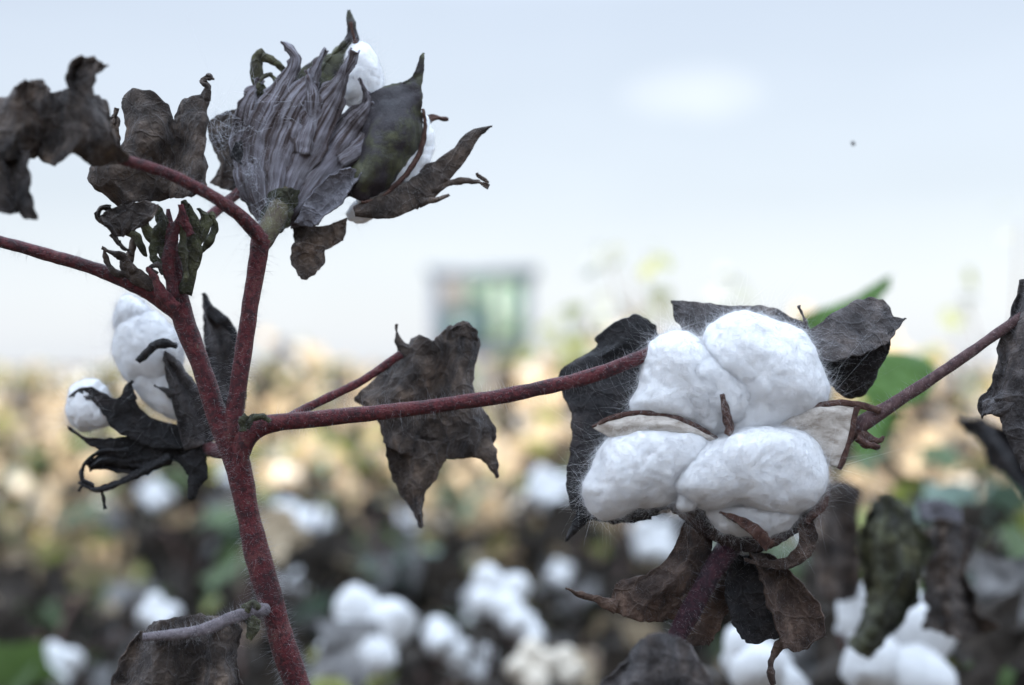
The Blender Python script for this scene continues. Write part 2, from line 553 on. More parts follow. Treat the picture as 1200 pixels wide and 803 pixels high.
def pillow_geo(outline, center, d0, tf, tb, M_=120, Rn=44, amp=4, fine=2.2, tilt=(0, 0), seed=None):
    SEED[0] += 1
    sd = SEED[0] if seed is None else seed
    o = np.array(outline + outline[:1], float)
    q = np.vstack([o[-2], o, o[1]])
    t = np.linspace(0, len(o) - 1 - 1e-9, M_, endpoint=False)
    i = t.astype(int)
    f = (t - i)[:, None]
    a, b, c, d = q[i], q[i + 1], q[i + 2], q[i + 3]
    ring = .5 * (2 * b + (c - a) * f + (2 * a - 5 * b + 4 * c - d) * f ** 2 + (3 * b - 3 * c + d - a) * f ** 3)
    an = np.linspace(.03, PI - .03, Rn)
    s = np.sin(an) ** .8
    cc = np.cos(an)
    g = np.zeros((Rn, M_, 3))
    c0 = np.array(center, float)
    g[..., :2] = c0 + (ring - c0)[None] * s[:, None, None]
    g[..., 2] = np.where(cc > 0, -tf * cc, -tb * cc)[:, None]
    g[..., 2] += tilt[0] * (g[..., 0] - c0[0]) + tilt[1] * (g[..., 1] - c0[1])
    W = px2w(g, d0)
    cen = px2w(np.array([c0[0], c0[1], (tb - tf) / 2]), d0)
    rel = (ring - c0) / (np.linalg.norm(ring - c0, axis=1, keepdims=True) + 1e-9)
    N = np.zeros_like(W)
    N[..., 0] = rel[None, :, 0] * np.sin(an)[:, None]
    N[..., 2] = -rel[None, :, 1] * np.sin(an)[:, None]
    N[..., 1] = -cc[:, None]
    fl = W.reshape(-1, 3)
    h = nz(fl, 1 / (48 * U), sd) * amp * 1.6 + nz(fl, 1 / (24 * U), sd + .3) * amp * .6
    h += (np.abs(nz(fl, 1 / (15 * U), sd + .6)) - .25) * fine * 1.3 + nz(fl, 1 / (7 * U), sd + .8) * fine * .35
    W = W + N * (h * U).reshape(Rn, M_, 1)
    i = np.arange(Rn - 1)[:, None] * M_ + np.arange(M_)[None]
    j = np.arange(Rn - 1)[:, None] * M_ + (np.arange(M_)[None] + 1) % M_
    quads = np.stack([i, i + M_, j + M_, j], -1).reshape(-1, 4)
    V = np.vstack([W.reshape(-1, 3), W[0].mean(0)[None], W[-1].mean(0)[None]])
    m = Rn * M_
    k = np.arange(M_)
    kk = (k + 1) % M_
    tr = np.vstack([np.stack([k, kk, np.full(M_, m)], 1), np.stack([kk + (Rn - 1) * M_, k + (Rn - 1) * M_, np.full(M_, m + 1)], 1)])
    return V, quads, tr, cen


def lock(name, parent, outline, center, d0, tf=45, tb=35, n=3500, fl=16, mat='lint', amp=4, fine=2.2, tilt=(0, 0), frad=.085):
    V, q, t, cen = pillow_geo(outline, center, d0, tf, tb, amp=amp, fine=fine, tilt=tilt)
    mb = MB().add(V, q, t)
    if n:
        fibres(mb, V, q2t(q), int(n * 1.7), fl * U, frad * U, .84, .6, 1, 0, 5, outward=cen, clump=7 * U)
        fibres(mb, V, q2t(q), n // 4, fl * 2.0 * U, .11 * U, .93, 1.0, 1, 0, 8, outward=cen, clump=10 * U)
        fibres(mb, V, q2t(q), int(n * .9), fl * .45 * U, frad * .8 * U, .62, 1.2, 1, 0, 5, outward=cen)
        fibres(mb, V, q2t(q), n // 12, fl * 1.9 * U, frad * .7 * U, .86, 1.6, 1, .1, 8, outward=cen, clump=14 * U)
    return mb.build(name, [M[mat], M['fluff']], parent)


# =================================================================== THE PLANT IN FRONT, LEFT
LEAFK = dict(amp=6, fine=2.4)
pa = empty('cotton_plant', (-.05, .53, 0),
           'hairy red-stemmed forked cotton plant in front, with a grey fringed boll on top', 'cotton plant')

main_pts = [(352, 815), (335, 765), (318, 705), (302, 650), (288, 590), (276, 535), (256, 490), (236, 430), (216, 378), (206, 330), (200, 285), (197, 245)]
stem('main_stem', pa, main_pts, [15, 14.5, 14, 15.5, 13.5, 15.5, 13, 11.5, 13, 12.5, 9, 2], .5, 'stem', 4200, 11,
     ground=[(-.068, .5, .75), (-.06, .515, .45), (-.05, .53, 0)], n=120)
stem('upright_branch', pa, [(276, 560, 4), (272, 520, 2), (273, 495), (279, 455), (288, 395), (297, 335), (306, 280)], [6, 9.5, 10.5, 10, 10, 10, 11.5], .497, 'stem', 1500, 9, n=80)
stem('long_branch', pa, [(284, 572, 2), (281, 540, 0), (288, 515, -2), (302, 502), (330, 495), (400, 488), (500, 477), (590, 464), (680, 444), (740, 423), (790, 400, 30)],
     [6, 10, 12.5, 12, 10.5, 9.5, 8.5, 8.5, 8.5, 8, 8], .497, 'stem', 2000, 10, n=110)
stem('left_branch', pa, [(212, 368), (190, 351), (160, 335), (105, 313), (50, 297), (0, 283), (-90, 262)], [11, 11, 9, 8, 7.5, 7, 6.5], .5, 'stem', 1300, 8, n=90)
stem('leaf_stalk', pa, [(308, 282), (296, 268, -10), (275, 248, -30), (240, 225, -60), (195, 203, -92), (138, 185, -128)], [8, 8.5, 7.5, 7, 6.5, 6], .49, 'stem', 900, 7)
stem('leaf_stalk', pa, [(325, 497), (350, 483, 40), (380, 468, 60), (425, 446, 80), (470, 415, 90)], [5, 5.5, 5.5, 5, 5.5], .5, 'stem', 500, 7)
stem('leaf_stalk', pa, [(312, 714, 2), (298, 716, -14), (270, 725, -34), (232, 740, -48), (168, 747, -52)], [7, 8, 7.5, 7, 5], .495, 'stem_grey', 1100, 8)
stem('side_branch', pa, [(205, 330, 30), (216, 295, 40), (230, 270, 50), (262, 240, 90), (305, 205, 130), (345, 170, 150)], [5, 6.5, 6.5, 6.5, 6], .5, 'stem', 800, 8)

# ---- top boll
tb = empty('boll', (-.05, .53, 0))
tb.parent = pa
tb.location = (0, 0, 0)
D = .525
stem('boll_stalk', tb, [(306, 285, -60), (316, 268, -50), (330, 240, -20), (360, 200, 20)], [12, 13, 13, 10], D, 'stem_green', 500, 7)
FR = dict(nu=22, nv=60, fold=(2.2, .9, .6), wr=3.5, rag=5)
sheet('bract', tb, [
    (strip_rows([(306, 258), (294, 215), (287, 165), (296, 115), (305, 92)], [14, 32, 38, 20, 2]), dict(dz=2, **FR)),
    (strip_rows([(338, 262), (365, 238), (396, 212), (418, 186), (432, 158)], [12, 30, 42, 26, 3]), dict(dz=0, **FR)),
    (strip_rows([(314, 260), (304, 215), (306, 160), (328, 108), (346, 72), (331, 50)], [12, 32, 44, 30, 13, 3]), dict(dz=-7, **FR)),
    (strip_rows([(332, 262), (356, 222), (384, 180), (412, 143), (432, 118), (421, 92)], [12, 36, 50, 34, 15, 2]), dict(dz=-8, **FR)),
    (strip_rows([(320, 262), (320, 215), (332, 160), (358, 105), (382, 58)], [12, 34, 50, 34, 3]), dict(dz=-14, **FR)),
    (strip_rows([(326, 262), (338, 215), (360, 165), (390, 112), (416, 60)], [12, 36, 52, 34, 2]), dict(dz=-16, **FR)),
    (strip_rows([(352, 180), (362, 140), (366, 110), (358, 84)], [20, 26, 16, 2]), dict(dz=-20, **FR)),
    (strip_rows([(400, 190), (430, 165), (440, 140), (436, 118)], [20, 22, 14, 2]), dict(dz=-10, **FR)),
], D, mats=[M['bract']], hairs=2400, hl=9, hrad=.07, amp=8, fine=2.2)
sheet('bract', tb, [[[(345, 262), (358, 266), (372, 262)], [(362, 232), (382, 240), (400, 238)], [(388, 208), (404, 214), (414, 214)], [(412, 198), (424, 200), (432, 194)]]],
      D - 22 * U, 'bract_silver', amp=5, fine=2.4, cup=-8, hairs=500, hl=6)
sheet('bract', tb, [[[(318, 224), (334, 220), (350, 222)], [(308, 245), (328, 245), (344, 248)], [(302, 268), (318, 274), (332, 271)]]], D - 30 * U, 'leaf_olive', amp=4, cup=8, hairs=200)
sheet('bract', tb, [[[(274, 158), (288, 142), (308, 140)], [(270, 182), (288, 180), (312, 180)], [(284, 207), (298, 208), (316, 206)]]], D - 4 * U, 'leaf_black', cup=12, hairs=300)
sheet('bract', tb, [
    (strip_rows([(415, 248), (455, 240), (500, 217), (532, 187), (553, 162), (576, 147)], [12, 34, 34, 24, 12, 2]), dict(nu=14, nv=40)),
    (strip_rows([(478, 240), (500, 205), (522, 193), (549, 177)], [26, 20, 11, 1]), dict(nu=10, nv=30, dz=14)),
    (strip_rows([(505, 220), (535, 213), (560, 214), (573, 219)], [14, 8, 4, 1]), dict(nu=8, nv=24, dz=2)),
    (strip_rows([(490, 236), (515, 233), (526, 229)], [12, 4, 1]), dict(nu=8, nv=16, dz=0)),
    (strip_rows([(558, 203), (563, 208), (572, 213)], [3, 3, 1]), dict(nu=6, nv=12, dz=6)),
], D - 16 * U, 'leaf', amp=4, fine=1.8, hairs=700, hl=7)
sheet('carpel', tb, [
    [[(495, 64), (496, 63), (497, 63), (498, 64)], [(478, 94), (484, 92), (490, 92), (495, 96)], [(434, 110), (455, 103), (478, 104), (494, 122)],
     [(424, 140, 10), (446, 138, -14), (474, 140, -14), (496, 150, 14)], [(414, 172, 12), (438, 176, -22), (465, 178, -18), (490, 180, 14)],
     [(404, 202, 12), (425, 208, -20), (452, 208, -12), (470, 208, 12)], [(402, 226, 8), (416, 232, -4), (430, 235, -4), (440, 232, 8)]],
    (strip_rows([(496, 128, 8), (498, 152, 10), (491, 180, 10), (472, 209, 8), (448, 230, 6), (424, 238, 4)], [2, 3.5, 4, 4, 3, 2]), dict(nu=7, nv=40, slot=1, amp=0, fine=.6, wr=.5, dz=-10)),
], D - 10 * U, mats=[M['carpel'], M['rim']], thick=.0008, amp=3, fine=1.2, nu=40, nv=48)
sheet('carpel', tb, [
    (strip_rows([(352, 132), (374, 96), (402, 70), (412, 42), (409, 12)], [60, 52, 30, 13, 1]), dict(nu=16, nv=40)),
    (strip_rows([(418, 100), (421, 82), (417, 55), (411, 26)], [4, 6, 5, 1]), dict(nu=6, nv=26, slot=1, amp=1, dz=-4)),
    (strip_rows([(372, 84), (388, 66), (408, 46)], [5, 3, 2]), dict(nu=6, nv=20)),
], D + 22 * U, mats=[M['carpel'], M['rim']], thick=.0008, amp=3, fine=1.5)
sheet('carpel', tb, [(strip_rows([(494, 144), (508, 138), (526, 140)], [16, 9, 1]), dict(nu=9, nv=20))], D + 14 * U, 'rim', thick=.0008, amp=1.5)
lock('lint', tb, [(402, 64), (416, 50), (432, 54), (445, 72), (453, 96), (446, 118), (428, 128), (412, 128), (400, 110)], (430, 90), D + 22 * U, 22, 18, 900, 10)
lock('lint', tb, [(488, 128), (503, 138), (508, 165), (505, 190), (497, 210), (478, 231), (448, 252), (422, 260), (408, 248), (436, 216), (468, 186), (482, 155)],
     (472, 208), D + 12 * U, 16, 14, 700, 9, 'lint', amp=5, fine=4)
sheet('bract', tb, [
    [[(342, 258), (372, 266), (406, 256)], [(344, 280), (370, 284), (403, 280)], [(350, 296), (372, 296), (388, 290)]],
    ([[(400, 262), (404, 270), (402, 282)], [(388, 262), (392, 274), (392, 286)]], dict(dz=-8)),
    ([[(345, 286), (358, 284), (379, 290)], [(339, 306), (358, 306), (380, 306)], [(348, 324), (360, 328), (374, 320)]], dict(cup=-14, bow=-6, dz=-6)),
], D + 2 * U, 'leaf', amp=5, fine=2, hairs=500)
sheet('bract', tb, [
    (strip_rows([(308, 118), (302, 92), (301, 70), (309, 60)], [12, 13, 14, 8]), dict(nu=8, nv=24)),
    (strip_rows([(307, 66), (322, 72), (332, 82), (338, 96)], [12, 8, 7, 4]), dict(nu=8, nv=24, dz=-4)),
    (strip_rows([(330, 112), (318, 88), (304, 96), (303, 112)], [8, 6, 5, 5]), dict(nu=8, nv=28, dz=-8)),
    (strip_rows([(338, 84), (330, 96), (325, 110)], [6, 6, 6]), dict(nu=8, nv=20, dz=2)),
], D + 10 * U, 'leaf_olive', amp=2.5, fine=1.2, hairs=250)
mbw = MB()
for (x, y, w, h, dd, n) in ((262, 150, 26, 24, -6, 60), (296, 205, 10, 20, -14, 60), (308, 262, 10, 8, -36, 70), (330, 120, 40, 30, -24, 60), (262, 150, 20, 20, -10, 50), (292, 180, 18, 30, -8, 50), (318, 250, 12, 18, -40, 60)):
    V, q, uv = loft([[(x - w, y - h), (x + w, y - h)], [(x - w, y + h), (x + w, y + h)]], D + dd * U, nu=10, nv=10, amp=8)
    fibres(mbw, V, q2t(q), n, 26 * U, .13 * U, .95, 1.6, 0, 0, 8)
mbw.build('cobweb', M['web'], tb)

# ---- leaves of this plant
lf = dict(amp=6, fine=2.6, ridge=4)
sheet('leaf', pa, [
    ([[(-90, 112), (0, 118), (22, 101), (48, 98), (62, 109), (82, 105), (106, 112), (129, 122)],
      [(-95, 140), (0, 143), (30, 132), (60, 134), (90, 132), (116, 140), (133, 156)],
      [(-95, 166), (0, 166), (30, 160), (60, 163), (90, 163), (116, 168), (143, 179)],
      [(-90, 188), (-10, 190), (20, 188), (40, 182), (64, 194), (86, 182), (112, 194), (146, 191)]], dict(fold=(22, 2.2, .6), bow=14, nu=60)),
    ([[(80, 114), (94, 112), (108, 114)], [(77, 94), (92, 90), (109, 97)], [(84, 76), (100, 72), (114, 84)], [(97, 67), (110, 69), (125, 77)]], dict(cup=-16, fold=(5, 1, 0), dz=-8)),
    ([[(-60, 176), (0, 176), (40, 180)], [(-50, 205), (0, 206), (35, 204)], [(-40, 232), (8, 232), (37, 230)], [(-20, 245), (22, 252), (46, 259)]], dict(fold=(14, 1.3, 2), dz=-10)),
    ([[(14, 118), (48, 116)], [(20, 102), (50, 100)], [(28, 95), (46, 95)]], dict(cup=-12, dz=-14)),
], .442, 'leaf', hairs=900, hl=6, **lf)
sheet('leaf', pa, [
    ([[(146, 116), (160, 105), (180, 108), (196, 124), (204, 141), (212, 120), (232, 112), (247, 104)],
      [(146, 140), (160, 140), (178, 145), (195, 150), (206, 153), (218, 145), (235, 140), (243, 130)],
      [(140, 170), (158, 172), (176, 178), (192, 182), (207, 182), (222, 178), (236, 175), (240, 165)],
      [(105, 205), (130, 205), (155, 205), (180, 210), (200, 215), (215, 220), (230, 220), (238, 213)],
      [(138, 242), (150, 240), (165, 236), (185, 236), (200, 232), (215, 232), (228, 228), (238, 220)]], dict(fold=(16, 1.5, 2.2), bow=10, nu=54)),
    (strip_rows([(240, 116), (243, 103), (237, 95), (243, 90), (251, 93)], [16, 9, 8, 10, 4]), dict(nu=8, nv=26, amp=2, dz=-8)),
    (strip_rows([(128, 175), (131, 150), (137, 126)], [28, 18, 1]), dict(nu=9, nv=20, dz=8)),
    ([[(120, 248), (145, 240), (170, 236), (186, 240)], [(122, 262), (140, 262), (160, 262), (176, 255)], [(127, 272), (138, 278), (150, 274), (165, 264)]], dict(cup=-12, dz=-10)),
    (strip_rows([(128, 262), (115, 255), (118, 244), (130, 243)], [8, 5, 5, 2]), dict(nu=7, nv=24, amp=1, dz=-10)),
    (strip_rows([(132, 274), (140, 286), (154, 296)], [10, 4, 1]), dict(nu=7, nv=18, amp=1, dz=-10)),
], .49, 'leaf', hairs=800, hl=6, **lf)
sheet('leaf', pa, [[[(242, 142), (262, 132), (285, 124), (306, 120)], [(246, 165), (265, 160), (285, 156), (308, 152)],
                    [(258, 192), (270, 194), (285, 190), (304, 188)], [(246, 214), (262, 222), (280, 224), (298, 220)]]], .54, 'leaf', hairs=300, **lf)
sheet('leaf', pa, [
    ([[(472, 410), (490, 395), (506, 398), (522, 386), (540, 381), (558, 394)], [(455, 428), (480, 425), (505, 422), (525, 412), (545, 410), (560, 410)],
      [(430, 452), (465, 450), (495, 450), (520, 445), (540, 440), (554, 438)], [(417, 468), (455, 475), (490, 478), (515, 475), (540, 470), (557, 466)],
      [(440, 490), (460, 500), (490, 505), (520, 508), (550, 505), (581, 503)], [(452, 518), (466, 530), (490, 535), (515, 537), (545, 537), (575, 530)]],
     dict(fold=(17, 1.8, 1.2), bow=6, nu=60, nv=50, ridge=7)),
    ([[(450, 505), (475, 512), (502, 516), (530, 520)], [(456, 545), (476, 550), (494, 552), (514, 550)], [(470, 578), (480, 582), (488, 584), (498, 580)], [(486, 602), (489, 604), (492, 604), (495, 602)],
      [(492, 618), (493, 618), (494, 618), (495, 617)]], dict(fold=(8, 1, .5), dz=4)),
    (strip_rows([(555, 512), (570, 530), (577, 545), (584, 560)], [40, 22, 8, 1]), dict(nu=10, nv=24, dz=-2)),
    (strip_rows([(480, 416), (470, 405), (465, 392), (464, 379)], [22, 12, 6, 4]), dict(nu=8, nv=20, dz=4)),
    ([[(525, 398), (545, 394), (560, 402)], [(526, 386), (544, 378), (560, 390)], [(535, 382), (546, 380), (556, 386)]], dict(cup=-12, dz=-12)),
], .535, 'leaf', hairs=900, hl=6, amp=5, fine=2)
sheet('leaf', pa, [
    ([[(162, 745), (176, 733), (202, 724), (232, 720), (268, 726), (284, 738)], [(146, 770), (172, 765), (202, 762), (235, 760), (262, 765), (278, 772)],
      [(130, 800), (165, 800), (202, 800), (240, 800), (268, 800), (284, 806)], [(125, 835), (165, 840), (202, 845), (245, 840), (290, 835)], [(150, 880), (180, 885), (210, 890), (250, 880)]],
     dict(fold=(17, 2.2, .3), bow=8, nu=60, nv=46, ridge=8)),
], .487, 'leaf', hairs=1000, hl=7, amp=5, fine=2)

# ---- young shoots at the tip, and dried bits on the forks
sheet('shoot', pa, [
    (strip_rows([(216, 345), (226, 300), (226, 262), (214, 236)], [14, 20, 17, 4]), dict(nu=9, nv=30)),
    (strip_rows([(205, 345), (196, 300), (190, 262), (182, 240)], [14, 20, 14, 3]), dict(nu=9, nv=30, dz=6)),
    (strip_rows([(196, 300), (184, 282), (172, 268), (170, 250)], [12, 14, 12, 2]), dict(nu=9, nv=26, dz=10)),
    (strip_rows([(226, 290), (238, 270), (241, 256), (232, 244)], [12, 14, 10, 3]), dict(nu=9, nv=26, dz=4)),
    (strip_rows([(218, 330), (214, 290), (216, 262), (222, 240)], [8, 11, 9, 3]), dict(nu=9, nv=26, dz=-14)),
    (strip_rows([(192, 320), (180, 300), (182, 280), (190, 262), (186, 246)], [8, 12, 14, 10, 2]), dict(nu=9, nv=26, dz=-4)),
    (strip_rows([(230, 300), (244, 284), (252, 266), (246, 250)], [6, 9, 10, 2]), dict(nu=9, nv=26, dz=8)),
    (strip_rows([(170, 300), (160, 280), (146, 268), (140, 256)], [6, 12, 12, 3]), dict(nu=9, nv=26, dz=8)),
], .497, 'leaf_olive', amp=3, fine=2, hairs=1300, hl=8)
sheet('shoot', pa, [
    (strip_rows([(206, 350), (198, 310), (204, 275), (210, 252)], [10, 16, 12, 2]), dict(nu=9, nv=30)),
    (strip_rows([(205, 362), (190, 345), (180, 325), (172, 314)], [16, 15, 8, 1]), dict(nu=9, nv=26, dz=-10)),
    (strip_rows([(224, 276), (216, 258), (211, 240)], [10, 12, 4]), dict(nu=9, nv=26, dz=-8)),
], .493, 'stem', amp=2, fine=1.4, hairs=300, hl=6)
sheet('shoot', pa, [
    (strip_rows([(180, 336), (162, 326), (150, 316), (144, 300)], [14, 18, 16, 6]), dict(nu=9, nv=26)),
    (strip_rows([(158, 318), (142, 300), (130, 296), (119, 291)], [10, 10, 5, 3]), dict(nu=8, nv=24, dz=-4)),
    (strip_rows([(152, 322), (134, 318), (124, 302), (122, 292)], [5, 4, 3, 2]), dict(nu=7, nv=22)),
    (strip_rows([(150, 312), (153, 296), (157, 280)], [8, 8, 6]), dict(nu=7, nv=20, dz=12)),
    (strip_rows([(185, 322), (176, 314), (188, 312), (196, 326)], [3, 3, 4, 3]), dict(nu=6, nv=22, dz=-8)),
], .497, 'leaf', amp=2.5, fine=1.4, hairs=300, hl=6)
sheet('bud', pa, [
    (strip_rows([(300, 732), (290, 722), (287, 712), (296, 708)], [10, 12, 9, 4]), dict(nu=8, nv=20)),
    (strip_rows([(300, 726), (296, 738), (292, 750)], [12, 13, 6]), dict(nu=8, nv=20, dz=-6)),
    (strip_rows([(304, 712), (295, 706), (288, 716)], [6, 6, 4]), dict(nu=8, nv=20, dz=-8)),
], .488, 'leaf_olive', amp=2.5, fine=1.4, hairs=250, hl=5)
sheet('bud', pa, [
    (strip_rows([(288, 500), (296, 490), (308, 488), (316, 494)], [8, 7, 6, 3]), dict(nu=8, nv=20)),
    (strip_rows([(286, 506), (284, 494), (290, 486)], [8, 8, 4]), dict(nu=8, nv=20, dz=-6)),
], .49, 'leaf_olive', amp=1.5, fine=1, hairs=150, hl=5)

# ---- boll hanging behind the stem at left
lb = empty('boll', (-.05, .53, 0))
lb.parent = pa
lb.location = (0, 0, 0)
D = .55
stem('boll_stalk', lb, [(262, 530, -120), (252, 528, -60), (240, 522, -10), (215, 505, 10)], [8, 9, 9, 9], D, 'stem', 300, 7)
lock('lint', lb, [(137, 356), (148, 344), (164, 349), (178, 362), (182, 384), (168, 398), (146, 396), (134, 378)], (157, 370), D + 10 * U, 26, 26, 1200, 13, amp=3, fine=1.6)
lock('lint', lb, [(134, 386), (150, 370), (176, 366), (200, 378), (216, 402), (214, 436), (196, 462), (172, 458), (148, 446), (132, 418)], (174, 412), D, 38, 36, 2200, 15, amp=3.6, fine=1.8)
lock('lint', lb, [(158, 428), (190, 424), (214, 440), (224, 470), (214, 492), (186, 484), (164, 466), (152, 446)], (188, 456), D - 8 * U, 28, 26, 1300, 14, amp=3.6, fine=1.8)
lock('lint', lb, [(78, 468), (88, 452), (108, 446), (126, 456), (134, 478), (126, 498), (104, 506), (86, 500), (77, 484)], (104, 477), D - 4 * U, 26, 26, 1000, 13, amp=5, fine=2.4)
lock('lint', lb, [(180, 512), (205, 508), (235, 516), (238, 535), (215, 540), (190, 530)], (210, 524), D - 2 * U, 12, 12, 300, 8)
sheet('carpel', lb, [
    ([[(80, 466), (90, 457), (106, 454), (124, 463), (140, 466), (152, 449), (162, 476), (188, 494), (225, 502), (246, 522)],
      [(84, 465), (94, 462), (110, 464), (124, 473), (140, 482), (152, 484), (168, 499), (194, 510), (225, 514), (246, 528)],
      [(86, 466), (96, 466), (112, 472), (122, 488), (132, 502), (150, 512), (172, 522), (202, 526), (228, 527), (246, 535)]], dict(cup=6, nu=60, nv=20)),
    (strip_rows([(154, 470), (150, 455), (156, 446)], [16, 7, 1]), dict(nu=8, nv=16)),
    (strip_rows([(162, 424), (178, 408), (194, 402), (208, 406)], [1, 6, 9, 5]), dict(nu=8, nv=24, amp=2, dz=-22)),
], D - 30 * U, 'leaf_black', thick=.001, amp=3.5, fine=1.6)
sheet('bract', lb, [
    ([[(79, 498), (98, 511), (124, 514), (150, 512), (182, 522), (215, 524), (244, 530)], [(82, 503), (102, 517), (126, 524), (150, 526), (182, 532), (215, 535), (242, 540)],
      [(88, 508), (106, 522), (124, 534), (145, 546), (170, 546), (200, 540), (238, 560)]], dict(nu=50, nv=20)),
    (strip_rows([(150, 530), (118, 530), (99, 544), (96, 560), (110, 570)], [10, 6, 5, 5, 4]), dict(nu=8, nv=36, dz=-6, fold=(2, 1, 0))),
    (strip_rows([(92, 566), (112, 573), (140, 566), (172, 550), (200, 536)], [2, 6, 9, 13, 12]), dict(nu=8, nv=36, dz=-10, fold=(3, 1, 0))),
    (strip_rows([(104, 548), (124, 540), (150, 542), (200, 535)], [6, 20, 28, 20]), dict(nu=12, nv=36, dz=6, fold=(5, 1.5, 0))),
    (strip_rows([(96, 556), (98, 566), (92, 576)], [6, 5, 1]), dict(nu=7, nv=16)),
    (strip_rows([(118, 574), (121, 584), (123, 596)], [5, 3, 1]), dict(nu=6, nv=14)),
    (strip_rows([(220, 530), (232, 552), (228, 570), (222, 586)], [34, 26, 12, 1]), dict(nu=9, nv=26, dz=-14)),
], D - 20 * U, 'leaf_black', amp=3.5, fine=1.8, hairs=300)
sheet('bract', lb, [
    (strip_rows([(240, 520), (222, 470), (206, 438), (193, 412)], [50, 40, 24, 2]), dict(nu=14, nv=36, fold=(4, 2, 0))),
    (strip_rows([(214, 470), (196, 458), (180, 452)], [20, 10, 1]), dict(nu=8, nv=18)),
], D - 40 * U, 'leaf_grey', amp=4, fine=2, hairs=500)
sheet('bract', lb, [
    (strip_rows([(262, 500), (266, 450), (258, 400), (246, 370), (239, 344)], [44, 46, 38, 18, 1]), dict(nu=14, nv=40, fold=(4, 2, 0))),
    (strip_rows([(240, 352), (252, 368), (270, 384), (279, 404)], [3, 12, 12, 6]), dict(nu=8, nv=24, slot=1, dz=-8)),
], D + 6 * U, mats=[M['leaf_grey'], M['leaf_black']], amp=4, fine=2, hairs=600)

# =================================================================== THE PLANT WITH THE BIG OPEN BOLL
pb = empty('cotton_plant', (.04, .56, 0),
           'cotton plant carrying the big fluffy open white boll in sharp focus on a purple stalk', 'cotton plant')
stem('side_branch', pb, [(960, 540, 60), (985, 515, 25), (1005, 500), (1030, 484), (1060, 465), (1110, 432), (1170, 390), (1205, 366)], [10, 12, 10, 9, 7.5, 6.5, 6, 6], .5, 'stem_brown', 1500, 7, n=90)
bb = empty('boll', (.04, .56, 0))
bb.parent = pb
bb.location = (0, 0, 0)
stem('boll_stalk', bb, [(770, 790, -42), (792, 748, -44), (815, 705, -42), (838, 665, -32), (856, 635, -4), (866, 600, 50)], [11, 11.5, 12, 12.5, 15, 18], .505, 'stem_purple', 1700, 7, n=90,
     ground=[(.035, .51, .88), (.03, .53, .6), (.04, .56, 0)])
D = .5
lock('lint', bb, [(747, 452), (752, 420), (764, 398), (786, 388), (808, 392), (832, 404), (866, 420), (890, 460), (884, 500), (850, 520), (815, 512), (785, 496), (755, 490), (741, 476)], (812, 452), D + 2 * U, 54, 40, 4200, 15, amp=4.5)
lock('lint', bb, [(790, 440), (806, 418), (830, 412), (858, 416), (890, 436), (902, 466), (886, 492), (850, 502), (812, 492), (792, 468)], (846, 458), D - 13 * U, 42, 30, 2600, 15, amp=3, fine=1.6)
lock('lint', bb, [(822, 408), (832, 382), (852, 366), (878, 364), (910, 374), (938, 392), (958, 418), (970, 448), (969, 472), (950, 486), (915, 500), (880, 516), (858, 510), (846, 480), (830, 445)], (895, 440), D, 56, 44, 5000, 15, amp=4.5)
lock('lint', bb, [(683, 572), (690, 545), (706, 522), (726, 506), (755, 498), (790, 498), (824, 500), (850, 514), (858, 536), (838, 560), (804, 580), (775, 590), (748, 592), (726, 606), (704, 608), (688, 594)],
     (752, 548), D - 8 * U, 46, 36, 4400, 15, fine=2.4, amp=4.5)
lock('lint', bb, [(788, 572), (794, 548), (812, 528), (836, 508), (866, 500), (900, 498), (935, 504), (958, 522), (968, 546), (966, 572), (950, 592), (922, 603), (896, 600), (866, 594), (838, 600), (812, 592), (800, 584)],
     (880, 550), D - 20 * U, 56, 40, 5400, 15, amp=4.5, fine=2.2)
lock('lint', bb, [(826, 585), (870, 588), (918, 592), (934, 604), (916, 622), (886, 632), (862, 630), (838, 620), (826, 604)], (880, 606), D - 10 * U, 34, 26, 2400, 13, fine=3)
lock('lint', bb, [(800, 574), (812, 580), (816, 594), (802, 600), (794, 592)], (805, 588), D - 30 * U, 14, 14, 300, 11)
K = dict(thick=.0009, amp=2.5, fine=1.2)
LR = [(694, 501, 4), (716, 490, 0), (750, 484, -4), (786, 488, -6), (815, 499, -6), (840, 514, -2)]
sheet('carpel', bb, [
    ([LR, [(704, 506, 2), (726, 500, -4), (752, 497, -10), (786, 499, -12), (812, 506, -10), (838, 516, -4)], [(714, 512, 4), (732, 510, 0), (754, 509, -2), (786, 509, -4), (810, 512, -4), (836, 519, 0)]],
     dict(slot=1, nu=60, amp=1.5, fine=1, wr=1.5, rag=1)),
    (strip_rows(LR, [1, 5, 5, 5, 4, 2], 1), dict(nu=8, nv=54, amp=1, fine=.8, wr=1, rag=1, dz=-1.5)),
], D - 30 * U, mats=[M['rim'], M['husk_in']], **{k: v for k, v in K.items() if k == 'thick'})
RR = [(884, 503, -2), (916, 487, -6), (955, 476, -4), (985, 472, 0), (1003, 474, 6)]
